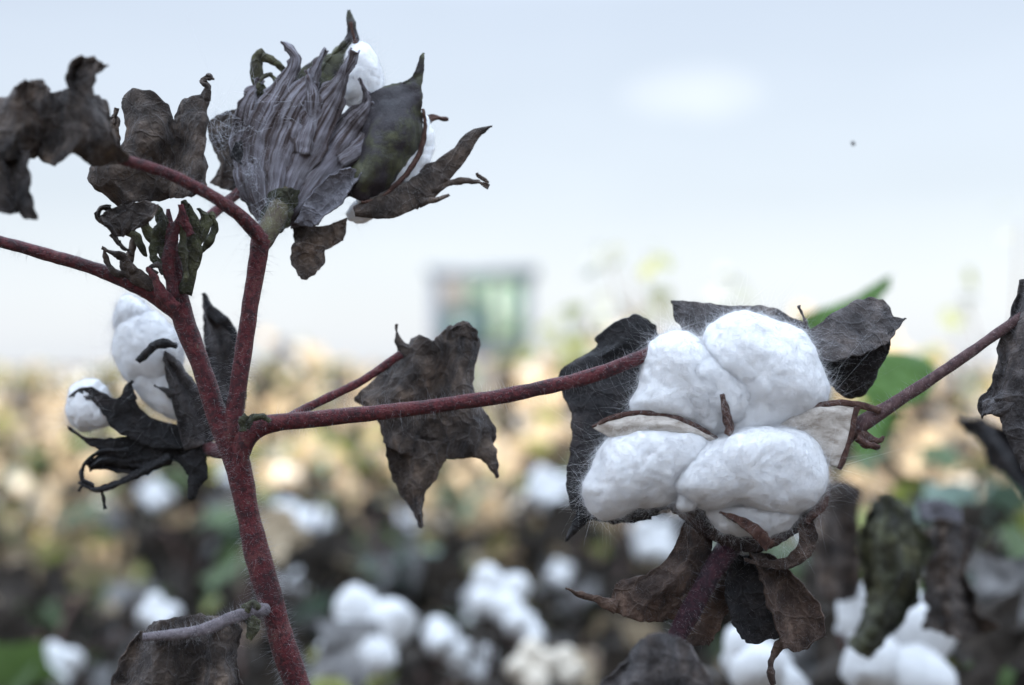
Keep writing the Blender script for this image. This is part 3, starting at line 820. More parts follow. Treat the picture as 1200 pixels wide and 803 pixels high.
sheet('carpel', bb, [
    ([RR, [(900, 506, -4), (932, 496, -8), (962, 488, -6), (984, 486, -2), (1001, 488, 4)], [(926, 510, 0), (950, 510, -2), (970, 508, 0), (984, 508, 2), (998, 508, 4)], [(960, 540, 10), (970, 544, 8), (977, 546, 6), (983, 546, 6), (990, 540, 6)]],
     dict(slot=1, nu=60, amp=2, fine=1.2, wr=2, rag=1)),
    (strip_rows(RR + [(1016, 477, 8), (1032, 482, 8)], [1, 5, 6, 7, 8, 7], 1), dict(nu=8, nv=60, amp=1, fine=.8, wr=1, rag=1, dz=-2)),
    (strip_rows([(1006, 474, 6), (1001, 488, 4), (998, 508, 4), (990, 532, 6), (983, 550, 6)], [9, 5, 4, 4, 4], 1), dict(nu=8, nv=40, amp=1.4, fine=1, wr=1, rag=1, dz=-1.5)),
], D - 18 * U, mats=[M['rim'], M['husk_in']], **{k: v for k, v in K.items() if k == 'thick'})
sheet('septum', bb, [(strip_rows([(846, 462), (850, 480), (855, 500), (852, 510)], [3, 9, 11, 6]), dict(nu=9, nv=24, cup=-2))], D - 50 * U, 'rim', **K)
sheet('carpel', bb, [
    ([[(776, 574), (800, 580), (832, 590), (870, 596)], [(782, 592), (804, 606), (834, 618), (868, 622)], [(800, 606), (820, 622), (842, 638), (868, 646)]], dict(cup=4, fold=(4, 1.5, 0), wr=5)),
    ([[(850, 600), (890, 600), (935, 592), (974, 566)], [(852, 624), (888, 626), (930, 612), (970, 582)], [(852, 644), (884, 646), (922, 632), (962, 600)]], dict(cup=4, dz=4, fold=(4, 1.5, 1), wr=5)),
], D - 16 * U, mats=[M['under_shell']], thick=.0008, amp=4, fine=2)
sheet('carpel', bb, [(strip_rows([(844, 601, -14), (862, 608, -18), (884, 622, -18), (902, 640, -8)], [1, 9, 14, 14], -3), dict(nu=10, nv=34, cup=3, wr=3))], D - 36 * U, mats=[M['rim']], **K)
sheet('carpel', bb, [(strip_rows([(944, 612, -4), (958, 598, -8), (968, 582, -6), (970, 568, 0)], [8, 12, 9, 1], -3), dict(nu=9, nv=24, cup=3, wr=3))], D - 22 * U, mats=[M['rim']], **K)
sheet('carpel', bb, [(strip_rows([(690, 604, 8), (720, 606, 2), (752, 598, -4), (790, 590, -4)], [8, 13, 15, 14]), dict(nu=9, nv=36, cup=3)),
                     ([[(748, 590), (768, 586), (788, 588)], [(750, 600), (768, 602), (786, 600)]], dict(slot=1, dz=-3))], D + 2 * U, mats=[M['leaf_black'], M['husk_in']], **K)
BK = dict(amp=4, fine=1.8)
sheet('bract', bb, [
    ([[(800, 612), (816, 614), (834, 630)], [(786, 648), (808, 654), (834, 660)], [(756, 673), (785, 684), (822, 690)], [(722, 684), (760, 704), (806, 708)], [(718, 718), (750, 728), (790, 726)]],
     dict(fold=(9, 1, 1), bow=10, nu=44, nv=44, ridge=4)),
    (strip_rows([(724, 712), (704, 705), (684, 698), (664, 690)], [18, 12, 8, 1]), dict(nu=8, nv=24, dz=6)),
], D - 12 * U, 'leaf_brown', hairs=700, hl=6, **BK)
sheet('bract', bb, [([[(848, 650), (858, 652), (868, 658)], [(832, 690), (846, 694), (860, 700)], [(815, 728), (830, 734), (842, 738)], [(798, 752), (815, 757), (832, 758)]], dict(cup=9))], D + 22 * U, 'leaf_brown', hairs=300, **BK)
sheet('bract', bb, [([[(856, 650), (872, 650), (888, 656)], [(850, 690), (872, 692), (898, 692)], [(856, 730), (880, 732), (908, 728)], [(868, 750), (888, 754), (914, 746)]], dict(cup=-10))], D + 10 * U, 'leaf_black', hairs=300, **BK)
sheet('bract', bb, [
    ([[(878, 648), (892, 648), (908, 654)], [(892, 680), (915, 680), (940, 682)], [(904, 720), (930, 722), (964, 716)], [(914, 748), (940, 752), (966, 746)], [(922, 760), (936, 764), (950, 758)]], dict(cup=-14)),
    (strip_rows([(924, 744), (910, 762), (903, 782), (906, 803)], [14, 10, 7, 2]), dict(nu=8, nv=24, amp=1.5)),
], D + 2 * U, 'leaf_brown', hairs=400, **BK)
sheet('bract', bb, [
    (strip_rows([(936, 602, 0), (946, 622, -8), (943, 645, -12), (925, 659, -12), (898, 661, -8), (872, 656, 0)], [14, 22, 20, 14, 9, 4]), dict(nu=10, nv=50, amp=2, cup=-3)),
    (strip_rows([(880, 652), (905, 632), (925, 612)], [8, 14, 8]), dict(nu=9, nv=24, dz=10)),
], D - 8 * U, 'leaf_brown', hairs=400, hl=7, **BK)
# dried calyx on the side branch
sheet('dried_calyx', pb, [
    (strip_rows([(990, 500), (1008, 508), (1026, 516), (1036, 512)], [22, 16, 9, 3]), dict(nu=9, nv=26)),
    (strip_rows([(1004, 512), (1018, 522), (1030, 524)], [8, 5, 2]), dict(nu=8, nv=20, dz=-5)),
    (strip_rows([(984, 520), (990, 540), (984, 548)], [10, 6, 2]), dict(nu=8, nv=20, dz=2)),
], D - 4 * U, 'rim', amp=3, fine=1.6, hairs=260, hl=9)
# leaves behind and beside the boll
sheet('leaf', pb, [
    ([[(698, 396), (720, 379), (745, 370), (769, 381)], [(696, 410), (720, 403), (745, 400), (772, 402)], [(655, 437), (685, 426), (720, 422), (768, 420)],
      [(662, 465), (690, 462), (720, 458), (764, 458)], [(671, 495), (695, 495), (720, 495), (754, 495)], [(668, 535), (690, 535), (708, 540), (734, 545)],
      [(664, 566), (682, 566), (697, 572), (714, 580)], [(672, 598), (685, 602), (697, 606), (710, 610)]], dict(fold=(7, 1.2, 1.5), nu=46, nv=60, ridge=5)),
    (strip_rows([(686, 598), (677, 614), (663, 634)], [22, 12, 1]), dict(nu=9, nv=22)),
    (strip_rows([(682, 600), (720, 606), (762, 602)], [14, 16, 12]), dict(nu=9, nv=30, dz=-2)),
], .53, 'leaf_black', hairs=800, hl=6, tilt=(0, -.25), amp=5, fine=2)
sheet('leaf', pb, [
    ([[(787, 353), (810, 353), (842, 357), (880, 358), (912, 363), (948, 384)], [(790, 370), (815, 372), (845, 374), (880, 376), (915, 382), (948, 396)],
      [(800, 386), (820, 396), (850, 402), (880, 402), (915, 402), (948, 412)]], dict(fold=(7, 1.4, 0), tilt=(0, -.5), nu=56)),
    (strip_rows([(952, 400), (944, 378), (936, 358)], [7, 5, 1.5]), dict(nu=7, nv=18, amp=1, dz=-16)),
], .525, 'leaf_grey', hairs=1400, hl=6, amp=4, fine=2)
sheet('leaf', pb, [
    ([[(938, 391), (962, 377), (990, 360), (1015, 349), (1038, 355), (1046, 371), (1062, 374)], [(942, 404), (966, 398), (990, 388), (1015, 380), (1038, 378), (1050, 380), (1060, 376)],
      [(946, 420), (966, 424), (990, 420), (1015, 414), (1036, 404), (1044, 396), (1052, 386)]], dict(fold=(5, 1.2, 1), tilt=(0, -.7), nu=50)),
    ([[(944, 408, 2), (966, 412, 2), (990, 409, 2), (1015, 403, 2), (1036, 394, 2), (1046, 386, 4)], [(962, 436, 30), (978, 446, 30), (996, 450, 30), (1015, 446, 28), (1030, 428, 22), (1040, 408, 10)],
      [(974, 452, 50), (986, 462, 52), (1000, 467, 52), (1012, 462, 50), (1024, 446, 40), (1034, 420, 22)]], dict(slot=1, fold=(3, 1, 0), nu=46)),  # dark material on the underside puts the fold's shade into the colour
], .512, mats=[M['leaf_grey'], M['leaf_black']], hairs=1800, hl=6, amp=3.5, fine=2)
sheet('leaf', pb, [
    ([[(1196, 329), (1215, 325), (1250, 335)], [(1184, 365), (1210, 360), (1262, 365)], [(1172, 400), (1205, 400), (1270, 400)], [(1167, 432), (1200, 438), (1270, 440)],
      [(1157, 458), (1195, 464), (1270, 475)], [(1146, 470), (1180, 480), (1260, 500)], [(1152, 491), (1164, 486), (1240, 512)]], dict(fold=(9, 1.5, 0), cup=10, nu=50, nv=54, ridge=6)),
    ([[(1166, 468), (1200, 462), (1250, 480)], [(1172, 492), (1205, 494), (1250, 505)], [(1184, 522), (1212, 524), (1250, 535)], [(1202, 558), (1216, 562), (1240, 560)]], dict(cup=8, dz=-14)),
], .498, 'leaf_grey', hairs=2000, hl=6, amp=5, fine=2.6)
sheet('leaf', pb, [
    ([[(735, 770), (752, 750), (775, 742), (802, 752), (822, 775)], [(716, 790), (750, 780), (780, 776), (808, 784), (834, 800)], [(702, 806), (745, 815), (790, 818), (840, 822)], [(720, 850), (760, 860), (800, 860), (830, 850)]],
     dict(fold=(14, 1.6, .5), nu=44)),
], .44, 'leaf_grey', hairs=500, amp=6, fine=2)

# =================================================================== FIELD PLANTS
FM = ['fg_dark', 'fg_tan', 'fg_grey', 'fg_green', 'fg_lime', 'fg_teal']


def leaf_template(nr=15, rings=(.55, 1.)):
    th = np.linspace(0, 2 * PI, nr, endpoint=False) + PI / 2
    r = .5 * (.74 + .30 * np.cos(5 * (th - PI / 2)) * (.55 + .45 * (np.sin(th) * .5 + .5)))
    V = [[0, .42, 0]]
    for k in rings:
        for a, q in zip(th, r):
            V.append([math.cos(a) * q * k * 1.15, .42 + math.sin(a) * q * k, 0])
    T = []
    for j in range(nr):
        T.append([0, 1 + j, 1 + (j + 1) % nr])
        for m in range(len(rings) - 1):
            a, b = 1 + m * nr + j, 1 + m * nr + (j + 1) % nr
            T += [[a, a + nr, b + nr], [a, b + nr, b]]
    return np.array(V, float), np.array(T)


LT_NEAR, LT_FAR = leaf_template(), leaf_template(10, (1.,))


def leaf_batch(mb, pos, size, yaw, pitch, curl, mats, rng, tpl):
    """many cotton leaves: stalk end at pos, hanging by pitch, rolled by curl"""
    V0, T0 = tpl
    n = len(pos)
    x, y = V0[None, :, 0], V0[None, :, 1]
    c = curl[:, None]
    jit = rng.normal(size=(n, len(V0))) * .05 * (c > .8) + rng.normal(size=(n, len(V0))) * .015
    ang = x * c * 2.2
    X = np.where(c > .05, np.sin(ang) / (c * 2.2 + 1e-6), x)
    Z = -(1 - np.cos(ang)) / (c * 2.2 + 1e-6) - .25 * c * y ** 2 + jit
    Y = y * (1 - .12 * c)
    L = np.stack([X, Y + jit, Z], -1) * size[:, None, None]
    cp, sp = np.cos(pitch)[:, None], np.sin(pitch)[:, None]
    y2 = L[..., 1] * cp + L[..., 2] * sp
    z2 = -L[..., 1] * sp + L[..., 2] * cp
    cy, sy = np.cos(yaw)[:, None], np.sin(yaw)[:, None]
    W = np.stack([L[..., 0] * cy - y2 * sy, L[..., 0] * sy + y2 * cy, z2], -1) + pos[:, None]
    for m in np.unique(mats):
        k = np.where(mats == m)[0]
        Wm = W[k].reshape(-1, 3)
        T = (T0[None] + (np.arange(len(k)) * len(V0))[:, None, None]).reshape(-1, 3)
        mb.add(Wm, tris=T, slot=int(m))


def plant_layout(rng, h, w, nb):
    """main stem and branches as centre lines"""
    top = np.array([rng.normal() * .05, rng.normal() * .05, h])
    main = cr(np.array([[0, 0, 0], [top[0] * .3 + rng.normal() * .015, top[1] * .3, h * .4], [top[0] * .7, top[1] * .7 + rng.normal() * .015, h * .75], top]), 14)
    br = []
    for k in range(nb):
        t = .25 + .72 * (k + rng.random() * .6) / nb
        i = min(12, int(t * 13))
        p = main[i]
        a = k * 2.4 + rng.random()
        L = w * (.55 + .6 * rng.random()) * (1.1 - .55 * t)
        e = p + np.array([math.cos(a) * L, math.sin(a) * L, L * (.25 + .5 * rng.random())])
        m = (p + e) / 2 + np.array([rng.normal() * .02, rng.normal() * .02, .03 + rng.random() * .02])
        br.append(cr(np.array([p, m, e]), 8))
    return main, br


def lint_mesh(seed, far=False):
    rng = np.random.default_rng(seed)
    mb = MB()
    nu, nv = (8, 6) if far else (16, 12)
    for k in range(4):
        a = k * PI / 2 + .3 + rng.normal() * .12
        th = np.linspace(.02, PI - .02, nv)[:, None]
        ph = np.linspace(0, 2 * PI, nu, endpoint=False)[None]
        s = .023 + rng.random() * .006
        E = np.stack([np.sin(th) * np.cos(ph) * s * 1.0, np.sin(th) * np.sin(ph) * s * .95, np.cos(th) * s * 1.3 + 0 * ph], -1).reshape(-1, 3)
        q = Quaternion((-math.sin(a), math.cos(a), 0), .75 + rng.random() * .25).to_matrix()
        E = E @ np.array(q).T + np.array([math.cos(a) * .021, math.sin(a) * .021, .012 + rng.random() * .006])
        E += nz(E, 70, seed + k)[:, None] * (E / (np.linalg.norm(E, axis=1, keepdims=True) + 1e-6)) * .006
        if not far:
            E += nz(E, 200, seed + k)[:, None] * (E / (np.linalg.norm(E, axis=1, keepdims=True) + 1e-6)) * .002
        i = np.arange(nv - 1)[:, None] * nu + np.arange(nu)[None]
        j = np.arange(nv - 1)[:, None] * nu + (np.arange(nu)[None] + 1) % nu
        mb.add(E, np.stack([i, i + nu, j + nu, j], -1).reshape(-1, 4))
    return mb


def bur_mesh(seed):
    rng = np.random.default_rng(seed)
    mb = MB()
    for k in range(4):
        a = k * PI / 2 + .3 + PI / 4 + rng.normal() * .1
        rows = []
        for t, wd, r, z in ((0, .006, .003, -.012), (.3, .016, .016, -.012), (.6, .015, .028, -.002), (.85, .008, .036, .008), (1, .001, .042, .010 + rng.random() * .01)):
            for s in (-1, 0, 1):
                rr = r - .003 * abs(s)
                rows.append([math.cos(a) * rr - math.sin(a) * s * wd, math.sin(a) * rr + math.cos(a) * s * wd, z - .004 * (s == 0)])
        V = np.array(rows)
        slab(mb, V, quads_grid(5, 3), np.zeros((15, 2)), 3, 5, .001, 0)
    for k in range(3):                                     # bracts under the boll
        a = k * 2.1 + rng.random()
        rows = []
        for r, wd, z in ((.003, .004, -.014), (.018, .016, -.022), (.03, .014, -.032), (.038, .002, -.048)):
            for s in (-1, 0, 1):
                rows.append([math.cos(a) * r - math.sin(a) * s * wd, math.sin(a) * r + math.cos(a) * s * wd, z - .004 * abs(s)])
        slab(mb, np.array(rows), quads_grid(4, 3), np.zeros((12, 2)), 3, 4, .001, 1)
    return mb


LINTS = [lint_mesh(s) for s in (1, 2, 3)]
BURS = [bur_mesh(s) for s in (4, 5)]
LINT_OBJ, BUR_OBJ = [], []


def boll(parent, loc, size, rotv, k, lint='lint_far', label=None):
    """boll (bur and bracts) > lint; loc in the plant's own space"""
    key = (k % 3, lint)
    b = None
    for kk, o in BUR_OBJ:
        if kk == k % 2:
            b = o.copy()
    if b is None:
        b = BURS[k % 2].build('boll', [M['fg_stem'], M['fg_dark']])
        BUR_OBJ.append((k % 2, b))
    else:
        COL.objects.link(b)
    b.parent = parent
    b.location = loc
    b.rotation_euler = rotv
    b.scale = (size, size, size)
    l = None
    for kk, o in LINT_OBJ:
        if kk == key:
            l = o.copy()
    if l is None:
        l = LINTS[k % 3].build('lint', M[lint])
        LINT_OBJ.append((key, l))
    else:
        COL.objects.link(l)
    l.parent = b
    l.location = (0, 0, 0)
    if label:
        l['label'] = label
    return b


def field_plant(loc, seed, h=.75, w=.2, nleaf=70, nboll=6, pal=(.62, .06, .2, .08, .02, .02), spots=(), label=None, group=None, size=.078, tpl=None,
                low=.12, leafspots=(), lint='lint_far', bsize=1.):
    rng = np.random.default_rng(seed)
    root = empty('cotton_plant', loc, label, 'cotton plant', group)
    main, br = plant_layout(rng, h, w, 9)
    ends = []
    for (px, py, d, wpx, rv) in spots:
        e = P(px, py, d) - np.array(loc)
        i = int(np.clip(e[2] / h * 13 - 2, 2, 12))
        m = (main[i] + e) / 2 + np.array([0, 0, -.02])
        br.append(cr(np.array([main[i], m, e]), 8))
        ends.append((e, wpx / F * d / .104, rv))
    mb = MB()
    V, q, t = tube_geo(main, np.linspace(.006, .0025, 14), 7, 0)
    mb.add(V, q, t)
    for b in br:
        V, q, t = tube_geo(b, np.linspace(.0028, .0016, 8), 6, 0)
        mb.add(V, q, t)
    mb.build('stem', M['fg_stem'], root, base=(0, 0, 0)).location = (0, 0, 0)
    # leaves along stem and branches
    pts = []
    for k in range(nleaf):
        b = br[rng.integers(len(br))] if rng.random() < .85 else main[4:]
        p = b[rng.integers(1, len(b))] + rng.normal(size=3) * np.array([.035, .035, .03])
        pts.append(p)
    pts = np.array(pts)
    pts[:, 2] = np.maximum(pts[:, 2], low)
    pts = np.vstack([pts, pts[:len(pts) // 3] + rng.normal(size=(len(pts) // 3, 3)) * .03])
    n = len(pts)
    mats = rng.choice(6, n, p=np.array(pal) / sum(pal))
    green = mats >= 3
    pitch = np.where(green, .2 + rng.random(n) * .7, .9 + rng.random(n) * .9)
    curl = np.where(green, .1 + .5 * rng.random(n), .5 + 1.1 * rng.random(n))
    sz = size * (.6 + .7 * rng.random(n)) * np.where(green, 1.05, .95)
    mb = MB()
    leaf_batch(mb, pts, sz, rng.random(n) * 2 * PI, pitch, curl, mats, rng, tpl or LT_NEAR)
    for (px, py, d, s, yaw, pit, cu, mt) in leafspots:
        leaf_batch(mb, (P(px, py, d) - np.array(loc))[None], np.array([s]), np.array([yaw]), np.array([pit]), np.array([cu]), np.array([mt]), rng, LT_NEAR)
    mb.build('foliage', [M[k] for k in FM], root, base=(0, 0, 0)).location = (0, 0, 0)
    for k in range(nboll):
        b = br[rng.integers(len(br) - len(spots))]
        p = b[-1] + rng.normal(size=3) * .012
        boll(root, p, bsize * (.75 + .35 * rng.random()), (rng.normal() * .6, rng.normal() * .6, rng.random() * 6.3), int(rng.integers(6)), lint)
    for k, (e, s, rv) in enumerate(ends):
        boll(root, e, s, rv, k + seed, lint)
    return root


def children(o):
    return [c for c in bpy.data.objects if c.parent == o]


def flat_list(o):
    return (o, [(c, [(g, []) for g in children(c)]) for c in children(o)])


def copy_plant(tree, loc, rz, s):
    o = tree[0].copy()
    COL.objects.link(o)
    o.location, o.rotation_euler, o.scale = loc, (0, 0, rz), (s, s, s)
    for c, gs in tree[1]:
        d = c.copy()
        COL.objects.link(d)
        d.parent = o
        for g, _ in gs:
            e = g.copy()
            COL.objects.link(e)
            e.parent = d
    return o


# ---- plants one can single out just behind
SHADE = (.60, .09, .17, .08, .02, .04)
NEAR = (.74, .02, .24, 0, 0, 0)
field_plant((-.10, 1.22, 0), 21, .78, .2, 60, 1, NEAR,
            [(425, 748, 1.1, 112, (1.0, .1, .3)), (402, 772, 1.2, 60, (1.2, -.5, 0)), (512, 762, 1.18, 72, (.9, .4, 1.2))],
            'blurred cotton plant with a round white boll just right of the red stem at bottom', low=.3)
field_plant((.03, 1.3, 0), 22, .76, .2, 50, 1, NEAR,
            [(583, 702, 1.22, 78, (1.0, -.1, .2)), (603, 740, 1.2, 66, (.8, .5, 1.0)), (548, 782, 1.25, 60, (1, 0, .6))],
            'blurred cotton plant with white bolls stacked in a hooked column at bottom centre', low=.3)
field_plant((.06, 1.15, 0), 23, .74, .16, 40, 0, NEAR,
            [(622, 786, 1.12, 70, (1.1, .2, .1)), (655, 784, 1.15, 50, (1, .8, .4))],
            'blurred cotton plant with cream tinted bolls at bottom centre', low=.3, lint='lint_old')
field_plant((.08, 1.75, 0), 24, .95, .2, 60, 1, SHADE,
            [(640, 583, 1.7, 66, (.9, .1, .3)), (760, 638, 1.65, 66, (1.1, -.2, .8)), (656, 675, 1.6, 36, (1, 0, 0))],
            'blurred plant with bluish cotton bolls left of and below the big boll', low=.35)
field_plant((-.3, 1.5, 0), 25, .86, .2, 55, 1, SHADE,
            [(185, 724, 1.3, 52, (.9, .2, .3)), (326, 640, 1.7, 40, (1.1, 0, .8)), (70, 785, 1.3, 60, (1, 0, 0))],
            'blurred cotton plant behind the hanging leaf at bottom left', low=.3)
field_plant((-.12, 2.2, 0), 26, .93, .22, 55, 1, SHADE,
            [(474, 614, 2.1, 38, (1, .1, .3)), (268, 560, 2.0, 40, (1.1, 0, .8)), (182, 585, 2.0, 44, (.9, .3, 0))],
            'blurred cotton plant with small white bolls behind the forked red stem', low=.3)
field_plant((.45, 1.4, 0), 61, .93, .2, 70, 1, (.35, .06, .2, .2, .06, .13), [], 'blurred cotton plant with pale blue-green leaves at right below the twig', low=.3,
            leafspots=[(1140, 590, 1.25, .085, .3, .5, .2, 5), (1112, 560, 1.3, .07, 2.9, .9, .2, 5), (1165, 560, 1.3, .07, 1.2, 1.1, .3, 5), (1070, 560, 1.3, .06, .4, .9, .3, 4), (1180, 610, 1.2, .07, 4, .9, .3, 3)])
field_plant((.42, 1.75, 0), 62, 1.0, .22, 70, 2, (.3, .25, .12, .2, .06, .07), [], 'blurred brown and green cotton plant filling the gap under the right twig', low=.3, lint='lint_old', bsize=.7)
field_plant((-.22, 1.75, 0), 63, .86, .2, 60, 0, SHADE, [], 'blurred cotton plant with lime green leaves just right of the lower red stem', low=.3,
            leafspots=[(378, 690, 1.9, .06, .3, 1.2, .3, 4), (352, 715, 1.85, .055, 1.9, 1.0, .3, 4), (398, 668, 1.95, .05, 3.9, 1.0, .3, 4)])
field_plant((-.42, 1.35, 0), 64, .8, .18, 60, 0, SHADE, [], 'blurred cotton plant with green leaves in the bottom left corner', low=.3,
            leafspots=[(18, 745, 1.25, .08, .3, 1.2, .2, 3), (45, 770, 1.25, .06, 2, .8, .2, 3)])
rt = field_plant((.17, .86, 0), 27, .78, .13, 26, 0, (.5, 0, .25, .25, 0, 0),
                 [(1035, 770, .8, 165, (1.0, -.1, .35)), (880, 792, .8, 120, (.9, .4, 1.0))],
                 'nearer blurred cotton plant with dark curled leaves over large white bolls at lower right', low=.3,
                 leafspots=[(1150, 690, .84, .075, .4, 1.5, .9, 0), (1185, 640, .86, .07, 2.6, 1.3, 1.0, 2), (1195, 720, .84, .08, 1.1, 1.4, 1.1, 0), (1130, 770, .82, .06, .3, 1.3, 1.2, 0),
                            (965, 700, .84, .06, 2.2, 1.4, 1.0, 0), (930, 740, .86, .05, .6, 1.5, 1.1, 2), (1165, 760, .9, .07, 3.6, 1.2, 1.0, 3), (1090, 690, .9, .06, 5, 1.2, .8, 2)])
for lofts, d, mt in (
        ([([[(1022, 592), (1040, 578), (1062, 598)], [(1002, 630), (1045, 625), (1092, 640)], [(1012, 680), (1050, 675), (1080, 690)], [(1010, 725), (1036, 722), (1066, 725)], [(996, 752), (1012, 768), (1032, 757)]],
           dict(fold=(30, 1.3, .4), wr=9, rag=6, bow=12))], .68, 'leaf_olive'),
        ([([[(1078, 626), (1108, 608), (1150, 622)], [(1085, 660), (1110, 660), (1136, 660)], [(1086, 700), (1115, 705), (1146, 705)], [(1084, 735), (1120, 748), (1170, 738)]], dict(fold=(30, 1.2, 1), wr=9, rag=6, cup=12))], .69, 'leaf'),
        ([([[(1118, 490), (1150, 492), (1180, 505)], [(1140, 515), (1172, 525), (1210, 535)], [(1170, 550), (1205, 565), (1240, 570)], [(1200, 585), (1230, 600), (1260, 600)]], dict(fold=(26, 1.2, 2), wr=9, rag=6))], .74, 'leaf_black'),
        ([([[(955, 575), (985, 562), (1010, 572)], [(948, 620), (980, 615), (1006, 618)], [(955, 660), (985, 665), (1010, 660)], [(965, 700), (990, 705), (1005, 695)]], dict(fold=(14, 1.2, 2)))], .78, 'leaf'),
        ([([[(1075, 590), (1100, 585), (1125, 596)], [(1078, 608), (1100, 612), (1128, 612)]], dict(fold=(5, 1, 2)))], .74, 'bract_silver')):
    sheet('leaf', rt, lofts, d, mt, amp=14, fine=4)
gp = field_plant((.33, 1.0, 0), 28, .86, .12, 20, 1, (.2, 0, .1, .6, .05, .05), [],
                 'cotton plant with broad bright green leaves behind the top right of the big boll', low=.3)
for lofts in (
        [([[(1044, 322), (1030, 330), (1000, 348), (962, 362), (935, 372)], [(1040, 336), (1030, 348), (1005, 372), (975, 385), (940, 390)], [(1030, 352), (1015, 372), (1000, 395), (975, 405), (950, 405)]], dict(fold=(10, 1, 0), tilt=(0, -.4)))],
        [([[(1000, 425), (1040, 412), (1085, 418)], [(1005, 450), (1045, 445), (1098, 440)], [(1020, 478), (1055, 478), (1085, 468)]], dict(fold=(10, 1, 0), tilt=(0, -.4)))],
        [([[(1000, 470), (1030, 480), (1060, 480)], [(1000, 500), (1020, 510), (1045, 505)], [(1000, 530), (1015, 535), (1030, 530)]], dict(fold=(10, 1, 0), tilt=(0, -.4)))]):
    sheet('leaf', gp, lofts, .93, 'leaf_fresh', amp=7, fine=3)

# ---- tall thin weeds standing above the crop
def weed(loc, seed, pts, label, s=.034):
    rng = np.random.default_rng(seed)
    root = empty('weed', loc, label, 'weed')
    mb, lb_ = MB(), MB()
    L = np.array(loc)
    ps = np.array([P(*p[:3]) - L for p in pts])
    top = ps[np.argmax(ps[:, 2])]
    main = cr(np.array([[0, 0, 0], top * np.array([.5, .5, .5]) + np.array([.01, 0, 0]), top]), 16)
    V, q, t = tube_geo(main, np.linspace(.005, .0012, 16), 6, 0)
    mb.add(V, q, t)
    for p, src in zip(ps, pts):
        i = int(np.clip(p[2] / top[2] * 15 - 2, 1, 15))
        C = cr(np.array([main[i], (main[i] + p) / 2 + np.array([0, 0, -.01]), p]), 6)
        V, q, t = tube_geo(C, np.linspace(.0018, .001, 6), 5, 0)
        mb.add(V, q, t)
        n = src[3]
        pos = p + rng.normal(size=(n, 3)) * .018
        leaf_batch(lb_, pos, s * (.6 + .7 * rng.random(n)), rng.random(n) * 6.3, .1 + rng.random(n) * 1.2, .1 + .4 * rng.random(n), rng.choice([0, 1], n, p=[.6, .4]), rng, LT_NEAR)
    mb.build('stem', M['fg_stem'], root, base=(0, 0, 0)).location = (0, 0, 0)
    lb_.build('foliage', [M['weed_lime'], M['weed_pale']], root, base=(0, 0, 0)).location = (0, 0, 0)


weed((.2, 2.05, 0), 31, [(712, 300, 2.0, 4), (760, 297, 2.0, 4), (738, 315, 2.0, 5), (785, 335, 2.0, 5), (745, 345, 2.0, 4), (715, 355, 2.0, 4)],
     'tallest thin pale green weed rising above the big white boll into the sky')
weed((.08, 2.15, 0), 32, [(662, 385, 2.1, 8), (688, 372, 2.1, 5), (640, 405, 2.1, 8), (680, 400, 2.1, 6)], 'low yellow green weed between the small building and the big boll')
weed((.3, 2.4, 0), 33, [(850, 335, 2.3, 4), (832, 350, 2.3, 3), (868, 355, 2.3, 4)], 'thin pale weed whose tip shows directly over the big boll')
weed((.75, 2.3, 0), 34, [(1130, 348, 2.2, 3), (1112, 375, 2.2, 3), (1195, 262, 2.2, 2)], 'sparse pale weed between the twig and the right edge of the sky')

# ---- the crop behind: plants copied from a few kinds
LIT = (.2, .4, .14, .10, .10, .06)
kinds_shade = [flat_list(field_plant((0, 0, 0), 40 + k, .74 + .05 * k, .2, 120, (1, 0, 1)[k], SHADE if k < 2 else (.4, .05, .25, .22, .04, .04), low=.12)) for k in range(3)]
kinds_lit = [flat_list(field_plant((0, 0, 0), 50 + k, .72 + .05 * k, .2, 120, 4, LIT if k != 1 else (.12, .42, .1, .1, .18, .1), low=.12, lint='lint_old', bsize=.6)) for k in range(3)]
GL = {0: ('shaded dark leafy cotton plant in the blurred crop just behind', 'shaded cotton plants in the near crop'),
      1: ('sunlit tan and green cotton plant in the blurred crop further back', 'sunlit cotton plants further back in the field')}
rng = np.random.default_rng(5)
spots = []
y = 1.75
while y < 7.6:
    half = .40 * y + .45
    x = -half + rng.random() * .2
    while x < half:
        spots.append((x + rng.normal() * .05, y + rng.normal() * .07))
        x += .27 + .035 * y + rng.random() * .1
    y += .34 + .05 * y
for (px, y, h) in ((560, 4.6, 1.36), (640, 3.4, 1.38), (690, 4.2, 1.42), (735, 5.0, 1.42), (790, 3.4, 1.36), (900, 4.4, 1.42), (975, 3.3, 1.36), (1060, 3.5, 1.4), (1120, 4.4, 1.4),
                   (1190, 3.4, 1.34), (330, 5, 1.34), (70, 4.6, 1.3), (140, 6, 1.34), (215, 5.4, 1.34), (430, 5.2, 1.36), (385, 6.5, 1.38), (15, 6.2, 1.33)):
    spots.append(((px - 600) / F * y, y, h))
used = set()
for sp in spots:
    x, y = sp[:2]
    kind = 1 if y > 2.7 else 0
    ks = (kinds_shade, kinds_lit)[kind]
    k = int(rng.integers(3))
    rz, s = rng.random() * 6.3, (sp[2] if len(sp) > 2 else .84 + .3 * rng.random())
    if (kind, k) not in used:
        used.add((kind, k))
        o = ks[k][0]
        o.location, o.rotation_euler, o.scale = (x, y, 0), (0, 0, rz), (s, s, s)
    else:
        o = copy_plant(ks[k], (x, y, 0), rz, s)
    o['label'], o['group'] = GL[kind]

